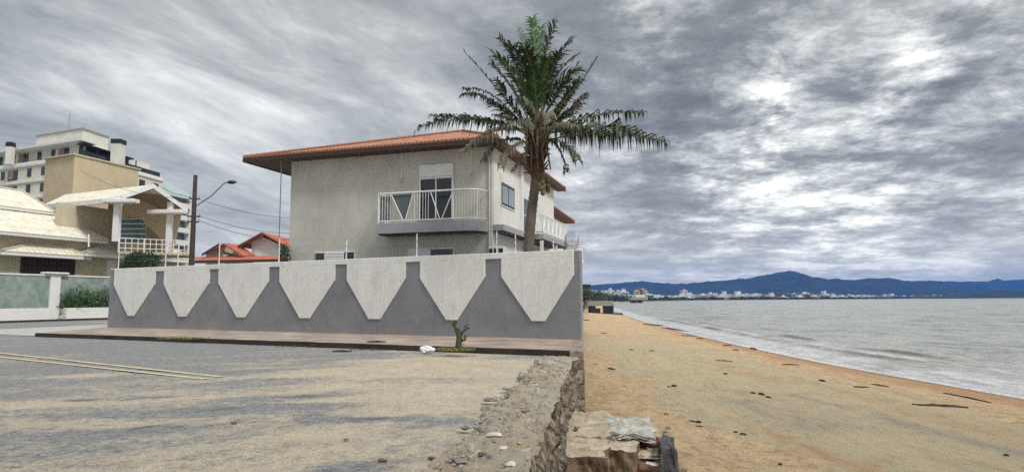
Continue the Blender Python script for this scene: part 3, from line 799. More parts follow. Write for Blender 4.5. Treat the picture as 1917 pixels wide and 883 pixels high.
# beach-side window, ledge and side balcony
v1, zt = FH.hitu(936, 340, uR); v2, _ = FH.hitu(962, 360, uR)
_, zb2 = FH.hitu(936, 384, uR); print('side win', v1, v2, zt, zb2)
mb = MB(); mb.box((uR - 0.05, v1, zb2), (uR - 0.002, v2, zt + 0.45), FH); w = mb.build('window', WHITE, house, bevel=.01)
mb = MB(); mb.box((uR - 0.10, v1 + .05, zt - 0.0), (uR - 0.052, v2 - .05, zt + .42), FH); mb.build('shutter_box', WHITE, w)
mb = MB(); L = v2 - v1; mb.box((uR - 0.07, v1 + 0.08, zb2 + .08), (uR - 0.052, v2 - .08, zt - 0.04), FH); mb.build('frame', BLACK, w)
for k in range(2):
    mb = MB(); mb.box((uR - 0.078, v1 + 0.16 + k * (L - .2) / 2, zb2 + .16), (uR - 0.0715, v1 + .04 + (k + 1) * (L - .2) / 2, zt - 0.14), FH); mb.build('pane', glass_dark('pale_glass', (.25, .29, .33)), w)
zl = FH.hitu(925, 421, uR - 0.0)[1]
mb = MB(); mb.box((uR - 0.55, OH + 0.1, zl - 0.30), (uR - 0.002, 6.0, zl), FH); mb.box((uR - 1.25, 6.0, zl - 0.30), (uR - 0.002, vEnd - 1.6, zl), FH)
sb = mb.build('side_balcony', SLAB, house, bevel=.01)
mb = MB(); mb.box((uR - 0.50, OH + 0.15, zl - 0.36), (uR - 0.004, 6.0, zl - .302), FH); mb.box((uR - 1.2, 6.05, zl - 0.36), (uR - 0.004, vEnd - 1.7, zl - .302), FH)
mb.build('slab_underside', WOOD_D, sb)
mb = MB(); uo = uR - 1.22
for zz in (zl + 0.1, zl + 1.05): mb.tube([FH.p(uR - .05, 6.05, zz), FH.p(uo, 6.05, zz), FH.p(uo, vEnd - 1.65, zz)], 0.04, 6)
vv = 6.05
while vv < vEnd - 1.65:
    mb.tube([FH.p(uo, vv, zl), FH.p(uo, vv, zl + 1.05)], 0.02, 5); vv += 0.16
for k in range(5): mb.tube([FH.p(uo - .01, 5.5 + k * 1.0, zl + 1.05), FH.p(uo - .01, 6.0 + k * 1.0, zl + .1), FH.p(uo - .01, 6.5 + k * 1.0, zl + 1.05)], 0.03, 5)
mb.box((uo + .06, 5.5, zl + .12), (uo + .08, vEnd - 1.7, zl + 1.0), FH)
mb.build('railing', WHITE_M, sb)
for vv in (6.1, 9.5, vEnd - 1.8):
    mb = MB(); mb.box((uo + .02, vv - .08, 0), (uo + .18, vv + .08, zl - 0.362), FH); mb.build('post', WHITE, sb)
mb = MB(); mb.box((uR - 0.14, 5.6, zl), (uR - 0.003, 6.0, ZE - .1), FH); mb.build('pilaster', WHITE, house)
mb = MB(); mb.box((uR - 0.02, 6.4, zl + .0), (uR - 0.003, 8.2, zl + 2.1), FH); mb.build('side_door', GLASS, house)
mb = MB(); mb.box((uR - 0.02, 2.2, 0.2), (uR - 0.003, 9.2, 2.9), FH); mb.build('ground_floor_door', WOOD_R, house)

# second house beyond it
house2 = empty('rear_house', FH.p(1, 16, 0), 'rear house half hidden behind the palm, with dark sloping eave above a white terrace', 'house')
a0 = D(1010, 366, 46.0); a1 = D(1077, 415, 61)
F2 = Fr((a0.x, a0.y), (a1.x - a0.x, a1.y - a0.y), (-(a1.y - a0.y), a1.x - a0.x))
L2 = (a1 - a0).length; z2 = a0.z
mb = MB(); mb.box((0.5, 1.0, 0), (L2 - .8, 8, z2), F2); mb.build('wall', PL_WHITE, house2)
mb = MB(); q = [F2.p(0, 0, z2), F2.p(L2, 0, z2), F2.p(L2 - 4, 4.5, z2 + 1.8), F2.p(4, 4.5, z2 + 1.8)]; roofpoly(mb, q, q[0], q[1], 0.12)
q2 = [F2.p(0, 9, z2), F2.p(0, 0, z2), F2.p(4, 4.5, z2 + 1.8)]; roofpoly(mb, q2, q2[0], q2[1], 0.12)
r2_ = mb.build('roof', TILE_O, house2)
mb = MB(); mb.box((0.05, 0.05, z2 - 0.28), (L2, 0.998, z2 - .13), F2); mb.box((0.05, 1.0, z2 - 0.28), (.498, 8, z2 - .13), F2); mb.build('soffit', WOOD_R, r2_)
mb = MB(); mb.box((1.5, -1.0, zl - 0.3), (L2 - 1.5, 0.998, zl), F2); b2 = mb.build('terrace', WHITE, house2)
mb = MB(); mb.box((1.6, -.95, zl + .9), (L2 - 1.6, -.88, zl + 1.0), F2); mb.box((1.6, -.95, zl + .05), (L2 - 1.6, -.88, zl + .1), F2)
k = 1.6
while k < L2 - 1.6: mb.box((k, -.94, zl), (k + .06, -.89, zl + .95), F2); k += .2
mb.build('railing', WHITE_M, b2)
for k in (2.2, 6, 9.5):
    mb = MB(); mb.box((k, .97, zl + .1), (k + 1.4, .998, zl + 2.3), F2); mb.build('window', GLASS, house2)

# air conditioner box on the front wall
t = FH.hit(930, 470, o_ - .3)
ac = empty('air_conditioner', FH.p(t[0], o_ - .2, t[1]), 'white air conditioner unit with dark grille under the house corner, just above the garden wall', 'air conditioner')
mb = MB(); mb.box((t[0] - .38, o_ - .42, t[1] - .45), (t[0] + .38, o_ - .06, t[1] + .22), FH); mb.build('casing', WHITE, ac, bevel=.02)
mb = MB(); 
for a, b_ in ((-.34, -.14), (-.08, .10), (.18, .34)): mb.box((t[0] + a, o_ - .435, t[1] - .4), (t[0] + b_, o_ - .423, t[1] + .12), FH)
mb.build('grille', BLACK, ac)

# ------------------------------------------------------------------ PALM
rng = random.Random(11)
PB = V(D(988, 560, 25.4)); PB.z = 0.0
palm = empty('palm_tree', PB, 'tall coconut palm with ragged crown rising between the house and the beach', 'palm tree')
crown = D(1006, 250, 25.4)
tp = []
tr_px = [(985, 600), (987, 540), (989, 480), (991, 440), (995, 400), (1000, 360), (1004, 325)]
pts = [PB] + [D(x, y, 25.4) for x, y in tr_px[1:]]
mb = MB()
P = []; RR = []
for a, b_ in zip(pts, pts[1:]):
    for k in range(7):
        q = a.lerp(b_, k / 7); P.append(q)
for i, q in enumerate(P):
    t_ = i / len(P); RR.append(lerp(0.23, 0.175, t_) * (1.0 + (0.07 if i % 2 else -0.03)))
mb.tube(P, RR, 12); mb.build('trunk', BARK, palm, smooth=True)
# fibrous boot mass under the fronds
mb = MB(); c0 = D(1004, 325, 25.4)
mb.tube([c0 - V((0, 0, .3)), c0, c0.lerp(crown, .4), c0.lerp(crown, .8), crown + V((0, 0, .1))], [0.18, 0.24, 0.27, .24, .14], 12)
for k in range(150):
    an = rng.uniform(0, 6.28); f = rng.random(); q = c0.lerp(crown, f)
    d = V((math.cos(an), math.sin(an), 0))
    mb.tube([q + d * .22, q + d * rng.uniform(.36, .58) + V((0, 0, rng.uniform(-.1, .5)))], [0.06, 0.02], 4)
mb.build('boot', FIBRE, palm)
for k in range(22):
    an = rng.uniform(0, 6.28); d = V((math.cos(an), math.sin(an), 0)); q = c0.lerp(crown, rng.uniform(.35, .9)); l = rng.uniform(.7, 1.5)
    mb = MB(); mb.tube([q + d * .2, q + d * (.3 + .1 * l) + V((0, 0, l * .5)), q + d * (.35 + .32 * l) + V((0, 0, l))], [.055, .04, .02], 5); mb.build('leaf_stalk', STALK_P, palm)
# coconuts
for k in range(14):
    an = rng.uniform(-2.6, 0.6); q = D(1014, 350, 25.1) + V((math.cos(an) * .25, math.sin(an) * .2, rng.uniform(-.35, .35)))
    bm = bmesh.new(); bmesh.ops.create_icosphere(bm, subdivisions=2, radius=0.10, matrix=Matrix.Translation(q) @ Matrix.Diagonal((1, 1, 1.2, 1)))
    me = bpy.data.meshes.new('coconut'); bm.to_mesh(me); bm.free(); me.materials.append(mat('coconut_skin', (0.13, 0.12, 0.045), 0.5, 0.3, 9) if k == 0 else bpy.data.materials['coconut_skin'])
    me.polygons.foreach_set('use_smooth', [True] * len(me.polygons))
    o = bpy.data.objects.new('coconut', me); COL.objects.link(o); o.parent = palm; o.matrix_parent_inverse = Matrix.Translation(-palm.location)
def frond(base, ctrl, tip, leafmatl, dens=46, ll=0.62, droop=0.7, gap=0.0, ragged=0.1, start=0.2, fw=0.0):
    base, ctrl, tip = V(base), V(ctrl), V(tip)
    cur = lambda t: base * (1 - t) ** 2 + ctrl * 2 * t * (1 - t) + tip * t * t
    st = MB(); K = 14; cp = [cur(k / K) for k in range(K + 1)]
    st.tube(cp, [lerp(0.045, 0.006, (k / K) ** .7) for k in range(K + 1)], 5)
    stem = st.build('frond', STEM_Y, palm)
    mb = MB()
    for i in range(dens):
        t = start + (1 - start) * (i + rng.random() * .5) / dens
        p = cur(t); tg = (cur(min(1, t + .02)) - cur(max(0, t - .02))).normalized()
        side = tg.cross(V((0, 0, 1)))
        if side.length < 0.25: side = tg.cross(V((0.3, 1, 0)))
        side.normalize(); upv = side.cross(tg)
        for sg in (-1, 1):
            if rng.random() < gap: continue
            l = ll * (0.55 + 0.6 * math.sin(math.pi * min(1, (t - start * .5)) ** .8)) * rng.uniform(.55, 1.2) * (1 - ragged * rng.random()) * (1 + .35 * fbm(t * 6, sg * 3 + base.x * 9, tip.x * 3, 2))
            d1 = (side * sg * rng.uniform(.45, 1.0) + tg * (rng.uniform(.5, .9) + fw) + upv * rng.uniform(.0, .45)).normalized()
            w = rng.uniform(.024, .044)
            wv = tg.cross(d1).cross(d1).normalized() * w
            mid = p + d1 * l * .45
            e = mid + (d1 * (1 - droop) + V((0, 0, -1)) * droop * rng.uniform(.7, 1.2)).normalized() * l * .6
            mb.poly([p - wv * .5, p + wv * .5, mid + wv, mid - wv]); mb.poly([mid - wv, mid + wv, e])
    mb.build('leaflets', leafmatl, stem)
def fr(ctrl, tip, dy, mt=PALM_L, bx=None, **k):
    b0 = crown + V((rng.uniform(-.15, .15), rng.uniform(-.15, .15), rng.uniform(-.5, .1)))
    frond(b0, D(ctrl[0], ctrl[1], 25.4 + dy * .5), D(tip[0], tip[1], 25.4 + dy), mt, **k)
# upright spears in the centre
for (c_, t_, dy) in (((1000, 130), (998, 34), .3), ((1015, 130), (1036, 42), -.5), ((985, 140), (975, 52), .6), ((968, 150), (943, 66), -.3), ((960, 170), (927, 86), .8), ((1030, 140), (1062, 70), .4), ((1002, 150), (1012, 50), 1.2), ((990, 150), (958, 78), -1.2), ((1024, 160), (1046, 95), -1.4), ((1010, 160), (985, 90), -1.8), ((1018, 170), (1022, 110), -2.0), ((1035, 160), (1068, 100), .9), ((1030, 175), (1078, 122), -.6), ((972, 175), (940, 100), -1.5), ((950, 185), (928, 112), .2), ((1000, 180), (1000, 130), -2.4)):
    c_ = (lerp(1004, c_[0], .7), c_[1] - 25); t_ = (1003 + (t_[0] - 1003) * 1.12, t_[1] + abs(t_[0] - 1003) * .12)
    fr(c_, t_, dy, PALM_GREEN if rng.random() < .5 else PALM_L, dens=52, ll=.68, droop=.38, start=.3, fw=.25, gap=.12, ragged=.3)
for (c_, t_, dy) in (((1045, 175), (1084, 118), .5), ((1050, 190), (1086, 150), -1.0), ((1050, 150), (1072, 150), -1.6), ((1055, 215), (1088, 195), -1.4), ((975, 170), (950, 130), 1.5), ((955, 200), (930, 150), -.8), ((1055, 190), (1092, 140), 1.4), ((1060, 210), (1098, 178), -.3), ((1045, 225), (1075, 212), -2.2), ((950, 215), (915, 190), -1.6), ((1035, 235), (1068, 240), 1.8)):
    fr(c_, t_, dy, PALM_DRY if rng.random() < .35 else PALM_L, dens=50, ll=.6, droop=.45, start=.28, gap=.2, fw=.1, ragged=.3)
# thin upright right and left ones
fr((1068, 190), (1120, 106), .2, PALM_L, dens=48, ll=.28, droop=.1, gap=.1)
fr((940, 175), (868, 96), .3, PALM_L, dens=46, ll=.30, droop=.2, gap=.25)
fr((905, 160), (862, 180), -.6, PALM_L, dens=52, ll=.42, droop=.7, gap=.15)
fr((925, 150), (868, 168), .8, PALM_L, dens=40, ll=.35, droop=.6, gap=.3)
# low left ones
fr((890, 200), (785, 240), -.8, PALM_L, dens=64, ll=.8, droop=.8, gap=.2)
fr((900, 215), (812, 218), .5, PALM_L, dens=60, ll=.65, droop=.7, gap=.15)
fr((915, 225), (868, 285), -1.6, PALM_DRY, dens=48, ll=.85, droop=.9)
fr((935, 240), (905, 300), -1.2, PALM_L, dens=40, ll=.5, droop=.9)
fr((950, 255), (938, 315), -2.0, PALM_DRY, dens=36, ll=.45, droop=.9, gap=.1)
# low right ones
fr((1095, 205), (1206, 212), .4, PALM_L, dens=60, ll=.8, droop=.9, gap=.2)
fr((1110, 235), (1243, 266), -.7, PALM_L, dens=70, ll=1.15, droop=.95, gap=.25)
fr((1090, 225), (1190, 246), -1.2, PALM_L, dens=60, ll=1.3, droop=1.0, gap=.3)
fr((1070, 235), (1150, 262), 1.0, PALM_L, dens=50, ll=1.3, droop=1.0, gap=.25)
fr((1050, 258), (1060, 322), -.3, PALM_L, dens=34, ll=.4, droop=.9)
fr((985, 285), (958, 322), -.8, PALM_DRY, dens=30, ll=.35, droop=.9)
fr((1060, 250), (1082, 300), -1.6, PALM_L, dens=40, ll=.6, droop=.95)
# toward and away from the viewer
for (c_, t_, dy) in (((1000, 215), (990, 190), 3.5), ((1030, 215), (1050, 200), 3.8), ((960, 220), (925, 215), 3.4), ((1012, 200), (1030, 215), -3.6), ((975, 215), (950, 235), -3.3), ((1040, 225), (1075, 235), -3.2), ((985, 190), (975, 185), -3.0)):
    fr(c_, t_, dy, PALM_DRY if rng.random() < .4 else PALM_L, dens=48, ll=.5, droop=.7)
# dead hanging stalks
for k in range(5):
    mb = MB(); x = 985 + k * 10; a = D(x + 2, 245, 25.1); mb.tube([a, D(x, 285, 25.0), D(x - 2 + k * 2, 318, 25.1)], [0.05, .045, .03], 5); mb.build('dead_stalk', PALM_DRY, palm)

# ------------------------------------------------------------------ UTILITY POLE + street lamp arm
py_ = 38.5
base = D(358, 520, py_); base.z = 0.1; topp = D(368, 328, py_)
ztop = topp.z; bx, by = D(361, 440, py_).xy
pole = empty('utility_pole', (bx, by, 0.1), 'tall dark utility pole carrying a curved street lamp arm', 'utility pole')
mb = MB(); mb.tube([(bx, by, 0), (bx, by, ztop)], [0.20, 0.12], 8); mb.build('post', POLE_C, pole)
mb = MB()
a = V((bx, by, D(370, 388, py_).z)); e = D(430, 341, py_)
mb.tube([a, a.lerp(e, .5) + V((0, 0, -.05)), a.lerp(e, .85) + V((0, 0, .18)), e], 0.035, 6); ar = mb.build('lamp_arm', METAL_G, pole)
mb = MB(); d = V((1, 0, 0)); mb.tube([e - d * .15, e, e + d * .2, e + d * .42], [0.05, .11, .12, .04], 8); mb.build('lamp_head', BLACK, pole)
for k, (py1, w) in enumerate(((372, .28), (405, .36), (415, .30))):
    zz = D(364, py1, py_).z; mb = MB(); mb.tube([(bx - w, by - .1, zz), (bx + w, by + .1, zz)], 0.05, 6); cx = mb.build('crossarm', POLE_C, pole)
    for s_ in (-w, w):
        mb = MB(); mb.tube([(bx + s_, by, zz), (bx + s_, by, zz + .2)], [.05, .035], 6); mb.build('insulator', CONC, cx)
for (p0, p1, sag, lb) in (((370, 412), (560, 448), .4, 'lower sagging wire from the utility pole towards the grey house'), ((370, 403), (560, 436), .35, 'middle sagging wire from the utility pole towards the grey house'), ((369, 372), (560, 408), .3, 'upper thin wire from the utility pole towards the grey house'), ((363, 372), (150, 318), .6, 'thin wire from the utility pole past the tan building')):
    a = D(p0[0], p0[1], py_); b_ = D(p1[0], p1[1], py_ + 14); mb = MB()
    mb.tube([a.lerp(b_, t / 16) - V((0, 0, sag * 4 * (t / 16) * (1 - t / 16))) for t in range(17)], 0.014, 4, False)
    tag(mb.build('power_line', BLACK), lb, 'power line', 'power lines from the utility pole')
# round dark bush behind the wall
bb = D(260, 497, 39.5); rngb = random.Random(3)
bu = empty('bush', (bb.x, bb.y, 0.1), 'round dark green clipped bush showing over the left part of the garden wall', 'bush')
mb = MB(); mb.tube([(bb.x, bb.y, 0), (bb.x, bb.y, 3.2)], [.15, .08], 6); mb.build('trunk', BARK, bu)
mb = MB(); leaves(mb, (bb.x, bb.y, D(260, 495, 39.5).z - .1), (1.0, 1.0, .85), 9000, .11, rngb, .25); mb.build('foliage', LEAF_D, bu)
bb = D(533, 470, 33.5)
bu = empty('potted_conifer', (bb.x, bb.y, 0.1), 'small dark shrub showing beside the left edge of the grey house', 'shrub')
mb = MB(); mb.tube([(bb.x, bb.y, 0), (bb.x, bb.y, bb.z)], [.06, .03], 6); mb.build('trunk', BARK, bu)
mb = MB(); leaves(mb, (bb.x, bb.y, bb.z - .3), (.28, .28, .75), 900, .10, rngb, .6); mb.build('foliage', LEAF_D, bu)

# ------------------------------------------------------------------ RED ROOFED HOUSE
rh_ = empty('red_roofed_house', D(450, 545, 64).xy.to_3d(), 'small house with bright red tiled roof between the utility pole and the grey house', 'house')
y = 62
def PD(l, dy=0): return [D(a, b_, y + dy) for a, b_ in l]
mb = MB(); pts = [D(474, 500, 63), D(540, 500, 63), D(540, 466, 63), D(488, 441, 63), D(470, 452, 63)]; mb.prism(pts, (0, 8, 0)); mb.build('gable_wall', WHITE, rh_)
mb = MB(); pts = [D(385, 500, 64), D(474, 500, 64), D(474, 478, 64), D(415, 458, 64), D(385, 474, 64)]; mb.prism(pts, (0, 6, 0)); mb.build('wall', CREAM, rh_)
rm = MB()
a, b_ = D(490, 434, 62), D(540, 462, 62); w = V((0.5, 9, 0)); roofpoly(rm, [b_, b_ + w, a + w, a], b_, b_ + w, .14)
a2, b2_ = D(490, 434, 62), D(445, 459, 62); roofpoly(rm, [b2_, b2_ + w, a2 + w, a2], b2_, b2_ + w, .14)
p = [D(418, 455, 61), D(446, 457, 64), D(478, 477, 62), D(455, 478, 60)]; roofpoly(rm, p, p[3], p[2], .14)
p = [D(418, 455, 61), D(380, 473, 60), D(388, 473, 66), D(430, 455, 66)]; roofpoly(rm, p, p[1], p[2], .14)
p = [D(365, 487, 58), D(540, 484, 58), D(540, 478, 61), D(365, 481, 61)]; roofpoly(rm, p, p[0], p[1], .16)
rm.build('roof', TILE_R, rh_)
mb = MB()
for (a, b_, d1) in (((490, 436), (445, 461), 61.9), ((412, 454), (378, 475), 60), ((418, 470), (455, 480), 60), ((365, 488), (540, 485), 57.9)):
    p, q = D(a[0], a[1], d1), D(b_[0], b_[1], d1); mb.prism([p, q, q - V((0, 0, .22)), p - V((0, 0, .22))], (0, -.06, 0))
mb.build('fascia', WOOD_D, rh_)
mb = MB(); p = [D(425, 478, 63.9), D(447, 478, 63.9), D(447, 490, 63.9), D(425, 490, 63.9)]; mb.prism(p, (0, -.05, 0)); mb.build('window', GLASS, rh_)

# ------------------------------------------------------------------ LEFT: neighbour's fence
fa, fb = G(-150, 599, .0), None
NX = Fr(D(0, 590, 50).xy, (math.sin(R(20)), math.cos(R(20))), (-math.cos(R(20)), math.sin(R(20))))
nf = empty('neighbour_fence', NX.p(0, 0, 0), 'white framed garden fence with frosted green glass panels across the side street', 'fence')
zt_ = NX.hit(50, 512, 0)[1]; zc = NX.hit(50, 577, 0)[1]; zbm = NX.hit(50, 597, 0)[1]; print('fence', zt_, zc, zbm)
uA = NX.hit(-160, 560, 0)[0]; uB = NX.hit(235, 560, 0)[0]
mb = MB(); mb.box((uA, 0, -.1), (uB, .25, zc), NX); mb.build('base_wall', WHITE, nf, bevel=.02)
mb = MB(); mb.box((uA, .02, zt_ - .12), (uB, .2, zt_), NX); mb.build('top_rail', WHITE, nf)
um, _ = NX.hit(103, 540, 0)
mb = MB(); mb.box((um - .42, -.06, -.05), (um + .42, .3, zt_ + .05), NX); pp = mb.build('pillar', WHITE, nf, bevel=.02)
mb = MB(); mb.box((um - .95, -.3, zt_ + .05), (um + .95, .5, zt_ + .2), NX); mb.build('pillar_cap', WHITE, pp, bevel=.03)
Mgp, nt, b = nmat('frosted_green_glass')
co = coords(nt, 'World')
c = mixc(nt, ramp(nt, noi(nt, co, 0.9, 8, 0.7), [(0.35, 0.0), (0.68, 1.0)]), (0.15, 0.21, 0.18), (0.36, 0.42, 0.38))
nt.links.new(c, b.inputs['Base Color']); b.inputs['Roughness'].default_value = 0.25
uq = uA
for (a_, b_) in ((uA, um - .42), (um + .42, uB)):
    mb = MB(); mb.box((a_ + .01, .09, zc), (b_ - .01, .12, zt_ - .12), NX); mb.build('glass_panel', Mgp, nf)
hg = empty('hedge', NX.p(um + 4, -.3, 0.1), 'low ragged green hedge in front of the frosted glass fence', 'hedge')
mb = MB(); rgh = random.Random(5)
u = um + 0.7
while u < uB:
    hh = NX.hit(115 + 85 * ((u - um) / (uB - um)), 545, 0)[1] - zc
    leaves(mb, NX.p(u, -.35, zc + .1), (.55, .45, max(.6, hh * (1.25 + .25 * math.sin(u * 2.3)))), 620, .17, rgh, .9); u += .45
mb.build('foliage', LEAF_M, hg)
mb = MB(); u = um + .8
while u < uB: mb.tube([NX.p(u, -.35, .05), NX.p(u + .1, -.3, zc + .4)], .03, 4); u += .8
mb.build('stems', BARK, hg)
mb = MB(); mb.box((um + .5, -.9, .0), (uB, -.004, zc), NX); mb.build('planter', WHITE, hg, bevel=.02)
mb = MB(); mb.box((uA, -1.9, -.02), (uB + 20, -.92, .14), NX)
tag(mb.build('sidewalk', Ms), kind='structure')
mb = MB(); mb.box((uA, -2.06, -.02), (uB + 20, -1.902, .16), NX)
tag(mb.build('kerb', Mk), kind='structure')

# ------------------------------------------------------------------ LEFT: villa
FV = Fr(D(0, 500, 57).xy, (math.sin(R(19)), math.cos(R(19))), (-math.cos(R(19)), math.sin(R(19))))
villa = empty('cream_villa', FV.p(0, 0, 0), 'large cream villa with pale tiled roofs, gabled porch and white columns, across the side street', 'house')
def H(px, py, v): return FV.hit(px, py, v)
def FB(px0, py0, px1, py1, v, d0, d1, name, m_, parent=None, zmin=None, bv=0):
    mb = MB(); u0 = H(px0, (py0 + py1) / 2, v)[0]; u1 = H(px1, (py0 + py1) / 2, v)[0]
    z1 = H((px0 + px1) / 2, py0, v)[1]; z0 = H((px0 + px1) / 2, py1, v)[1] if zmin is None else zmin
    mb.box((u0, d0, z0), (u1, d1, z1), FV); return mb.build(name, m_, parent or villa, bevel=bv)
# main block
FB(-140, 432, 205, 545, 0, 0, .4, 'wall', CREAM, zmin=0)
# ground-floor and right wing wall (under the lean-to roof)
FB(205, 470, 360, 545, 0, 0.0, .4, 'wall', CREAM, zmin=0)
# recessed upper porch wall
FB(205, 385, 318, 470, 2.2, 2.2, 2.6, 'wall', TAN)
FB(108, 386, 222, 440, 1.2, 1.2, 1.6, 'wall', SOFFIT if False else CREAM)
# lower awning roofs and windows
w = FB(38, 480, 140, 520, 0, -.06, -.004, 'window', glass_dark('barred_glass', (0.03, .02, .025)))
mb = MB()
for k in range(14):
    u0, z0 = H(40 + k * 7.6, 515, -.1); z1 = H(40 + k * 7.6, 481, -.1)[1]; mb.box((u0 - .03, -.12, z0), (u0 + .03, -.062, z1), FV)
for z_ in (490, 500):
    u0, z0 = H(38, z_, -.1); u1, _ = H(140, z_, -.1); mb.box((u0, -.119, z0), (u1, -.0625, z0 + .05), FV)
mb.build('window_grille', WOOD_R, w)
dd = FB(199, 487, 216, 545, 0, -.05, -.004, 'door', WHITE, zmin=.1)
FB(175, 475, 222, 545, 0, -.03, -.003, 'door_surround', CREAM, zmin=.1)
def hip(px0, px1, pye, tipl, tipr, v_e, v_t, name='roof', fas=.3, mat_=TILE_C):
    """a pitched roof slope with fascia: eave between px0..px1 at v_e, ridge from tipl to tipr at v_t, hip ends closed"""
    rm = MB()
    (xa, ya), (xb, yb) = pye
    ua, za = H(xa, ya, v_e); ub, zb3 = H(xb, yb, v_e); z = (za + zb3) / 2
    ta = H(*tipl, v_t); tb = H(*tipr, v_t); zt3 = (ta[1] + tb[1]) / 2
    A_, B_, C_, D_ = FV.p(ua, v_e, z), FV.p(ub, v_e, z), FV.p(tb[0], v_t, zt3), FV.p(ta[0], v_t, zt3)
    roofpoly(rm, [A_, B_, C_, D_], A_, B_, .1)
    vb = v_t + (v_t - v_e)
    E_, F_ = FV.p(ub, vb, z), FV.p(ua, vb, z)
    roofpoly(rm, [B_, E_, C_], B_, E_, .1); roofpoly(rm, [F_, A_, D_], F_, A_, .1)
    roofpoly(rm, [E_, F_, D_, C_], E_, F_, .1)
    ro = rm.build(name, mat_, villa)
    mb = MB(); mb.box((ua + .02, v_e + .02, z - fas), (ub - .02, vb - .02, z - .102), FV); mb.build('fascia', WHITE, ro)
    mb = MB()
    for p, q in ((A_, D_), (D_, C_), (B_, C_)):
        n = max(1, int((q - p).length / .4))
        for k in range(n): mb.tube([p.lerp(q, k / n) + V((0, 0, .05)), p.lerp(q, (k + 1.1) / n) + V((0, 0, .05))], [.13, .10], 6)
    mb.build('ridge_tiles', TILE_C, ro)
    return ro
hip(0, 205, ((-140, 424), (203, 446)), (20, 397), (90, 388), -1.2, 4.5)
hip(0, 90, ((-200, 372), (103, 386)), (-150, 338), (42, 350), 3.5, 7.5)
FB(-200, 386, 98, 400, 4.5, 4.5, 5, 'upper_wall', CREAM)
hip(0, 170, ((3, 467), (172, 481)), (52, 459), (118, 463), -1.3, -.3, fas=.35)
hip(165, 352, ((160, 470), (362, 487)), (205, 453), (330, 470), -1.6, .8, fas=.4)
# gabled porch roof
ap = D(288, 345, 62); lf = D(212, 371, 59.5); rfp = D(352, 391, 66); lb_ = D(80, 384, 70); rb = D(330, 389, 80); rbk = D(122, 364, 76)
mb = MB(); roofpoly(mb, [lf, ap, rbk, lb_], lb_, lf, .3); roofpoly(mb, [ap, rfp, rb, rbk], rfp, rb, .3); pr = mb.build('porch_roof', TILE_C, villa)
mb = MB()
o3 = V((0.0, 0.0, -.32))
mb.prism([lf + o3 + V((.3, .3, 0)), ap + o3 + V((0, .3, 0)), rbk + o3, lb_ + o3], (0, 0, -.06)); mb.prism([ap + o3 + V((0, .3, 0)), rfp + o3 + V((-.3, .3, 0)), rb + o3, rbk + o3], (0, 0, -.06))
mb.build('soffit', SOFFIT, pr)
mb = MB()
for p, q in ((lf, ap), (ap, rfp), (lb_, lf)):
    mb.prism([p + V((0, 0, .04)), q + V((0, 0, .04)), q - V((0, 0, .42)), p - V((0, 0, .42))], (0.05, -.12, 0))
mb.build('bargeboard', WHITE, pr)
# gable infill wall set back
g1, g2, g3 = D(240, 400, 66), D(318, 400, 69), D(288, 358, 67)
mb = MB(); mb.prism([D(225, 470, 66), D(322, 470, 69.5), D(340, 388, 69.5), D(288, 360, 67.5), D(222, 384, 66)], V((-.1, .5, 0))); mb.build('gable_wall', TAN, villa)
def gp(px, py, o_2=.0): return D(px, py, 66 + (px - 225) / 97 * 3.5 - o_2)
mb = MB(); mb.prism([gp(224, 452), gp(272, 452), gp(272, 408), gp(224, 408)], (0.02, -.10, 0)); w = mb.build('window', GLASS_T, villa)
mb = MB()
for k in range(5): mb.prism([gp(224, 410 + k * 9.4, .11), gp(272, 410 + k * 9.4, .11), gp(272, 408.4 + k * 9.4, .11), gp(224, 408.4 + k * 9.4, .11)], (0.0, -.04, 0))
mb.build('shutter_slats', WHITE_M, w)
mb = MB(); mb.prism([gp(276, 470), gp(300, 470), gp(300, 405), gp(276, 405)], (0.02, -.08, 0)); mb.build('door', mat('brown_door', (.30, .22, .15), .7, .15, 1), villa)
# columns, beams and small canopy slabs
for (x, yt, yb2, d_, w) in ((217, 366, 452, 59.4, .26), (315, 378, 472, 64.5, .24)):
    p = D(x, yt, d_); q = D(x, yb2, d_); mb = MB(); mb.box((q.x - w, q.y - w, q.z), (q.x + w, q.y + w, p.z)); mb.build('column', WHITE, villa, bevel=.02)
for (x0, x1, yt, yb2, d_) in ((197, 256, 373, 380, 58.8), (280, 345, 393, 400, 64)):
    p = D(x0, yt, d_); q = D(x1, yb2, d_); mb = MB(); mb.box((p.x, p.y - .5, q.z), (q.x, q.y + .5, p.z)); mb.build('canopy_slab', WHITE, villa, bevel=.05)
# balcony railing of the porch
mb = MB()
pa, pb = D(222, 466, 59.4), D(345, 470, 65.5)
for f_ in (0.1, .55, 1.0): mb.tube([pa + V((0, 0, f_ * 1.05)), pb + V((0, 0, f_ * 1.05))], .045, 6)
for k in range(12): q = pa.lerp(pb, k / 11); mb.tube([q - V((0, 0, .3)), q + V((0, 0, 1.05))], .04 if k % 4 else .08, 6)
mb.build('railing', WHITE, villa)
mb = MB(); q0, q1 = pa + V((0, .3, -.4)), pb + V((0, .3, -.4)); mb.prism([q0, q1, q1 + V((-1.5, 5, 0)), q0 + V((-1.5, 5, 0))], (0, 0, .22)); mb.build('porch_floor', CREAM, villa)
p = D(166, 440, 57); mb = MB(); mb.tube([D(166, 462, 57), D(166, 438, 57)], .07, 6); mb.build('vent_pipe', WHITE, villa)

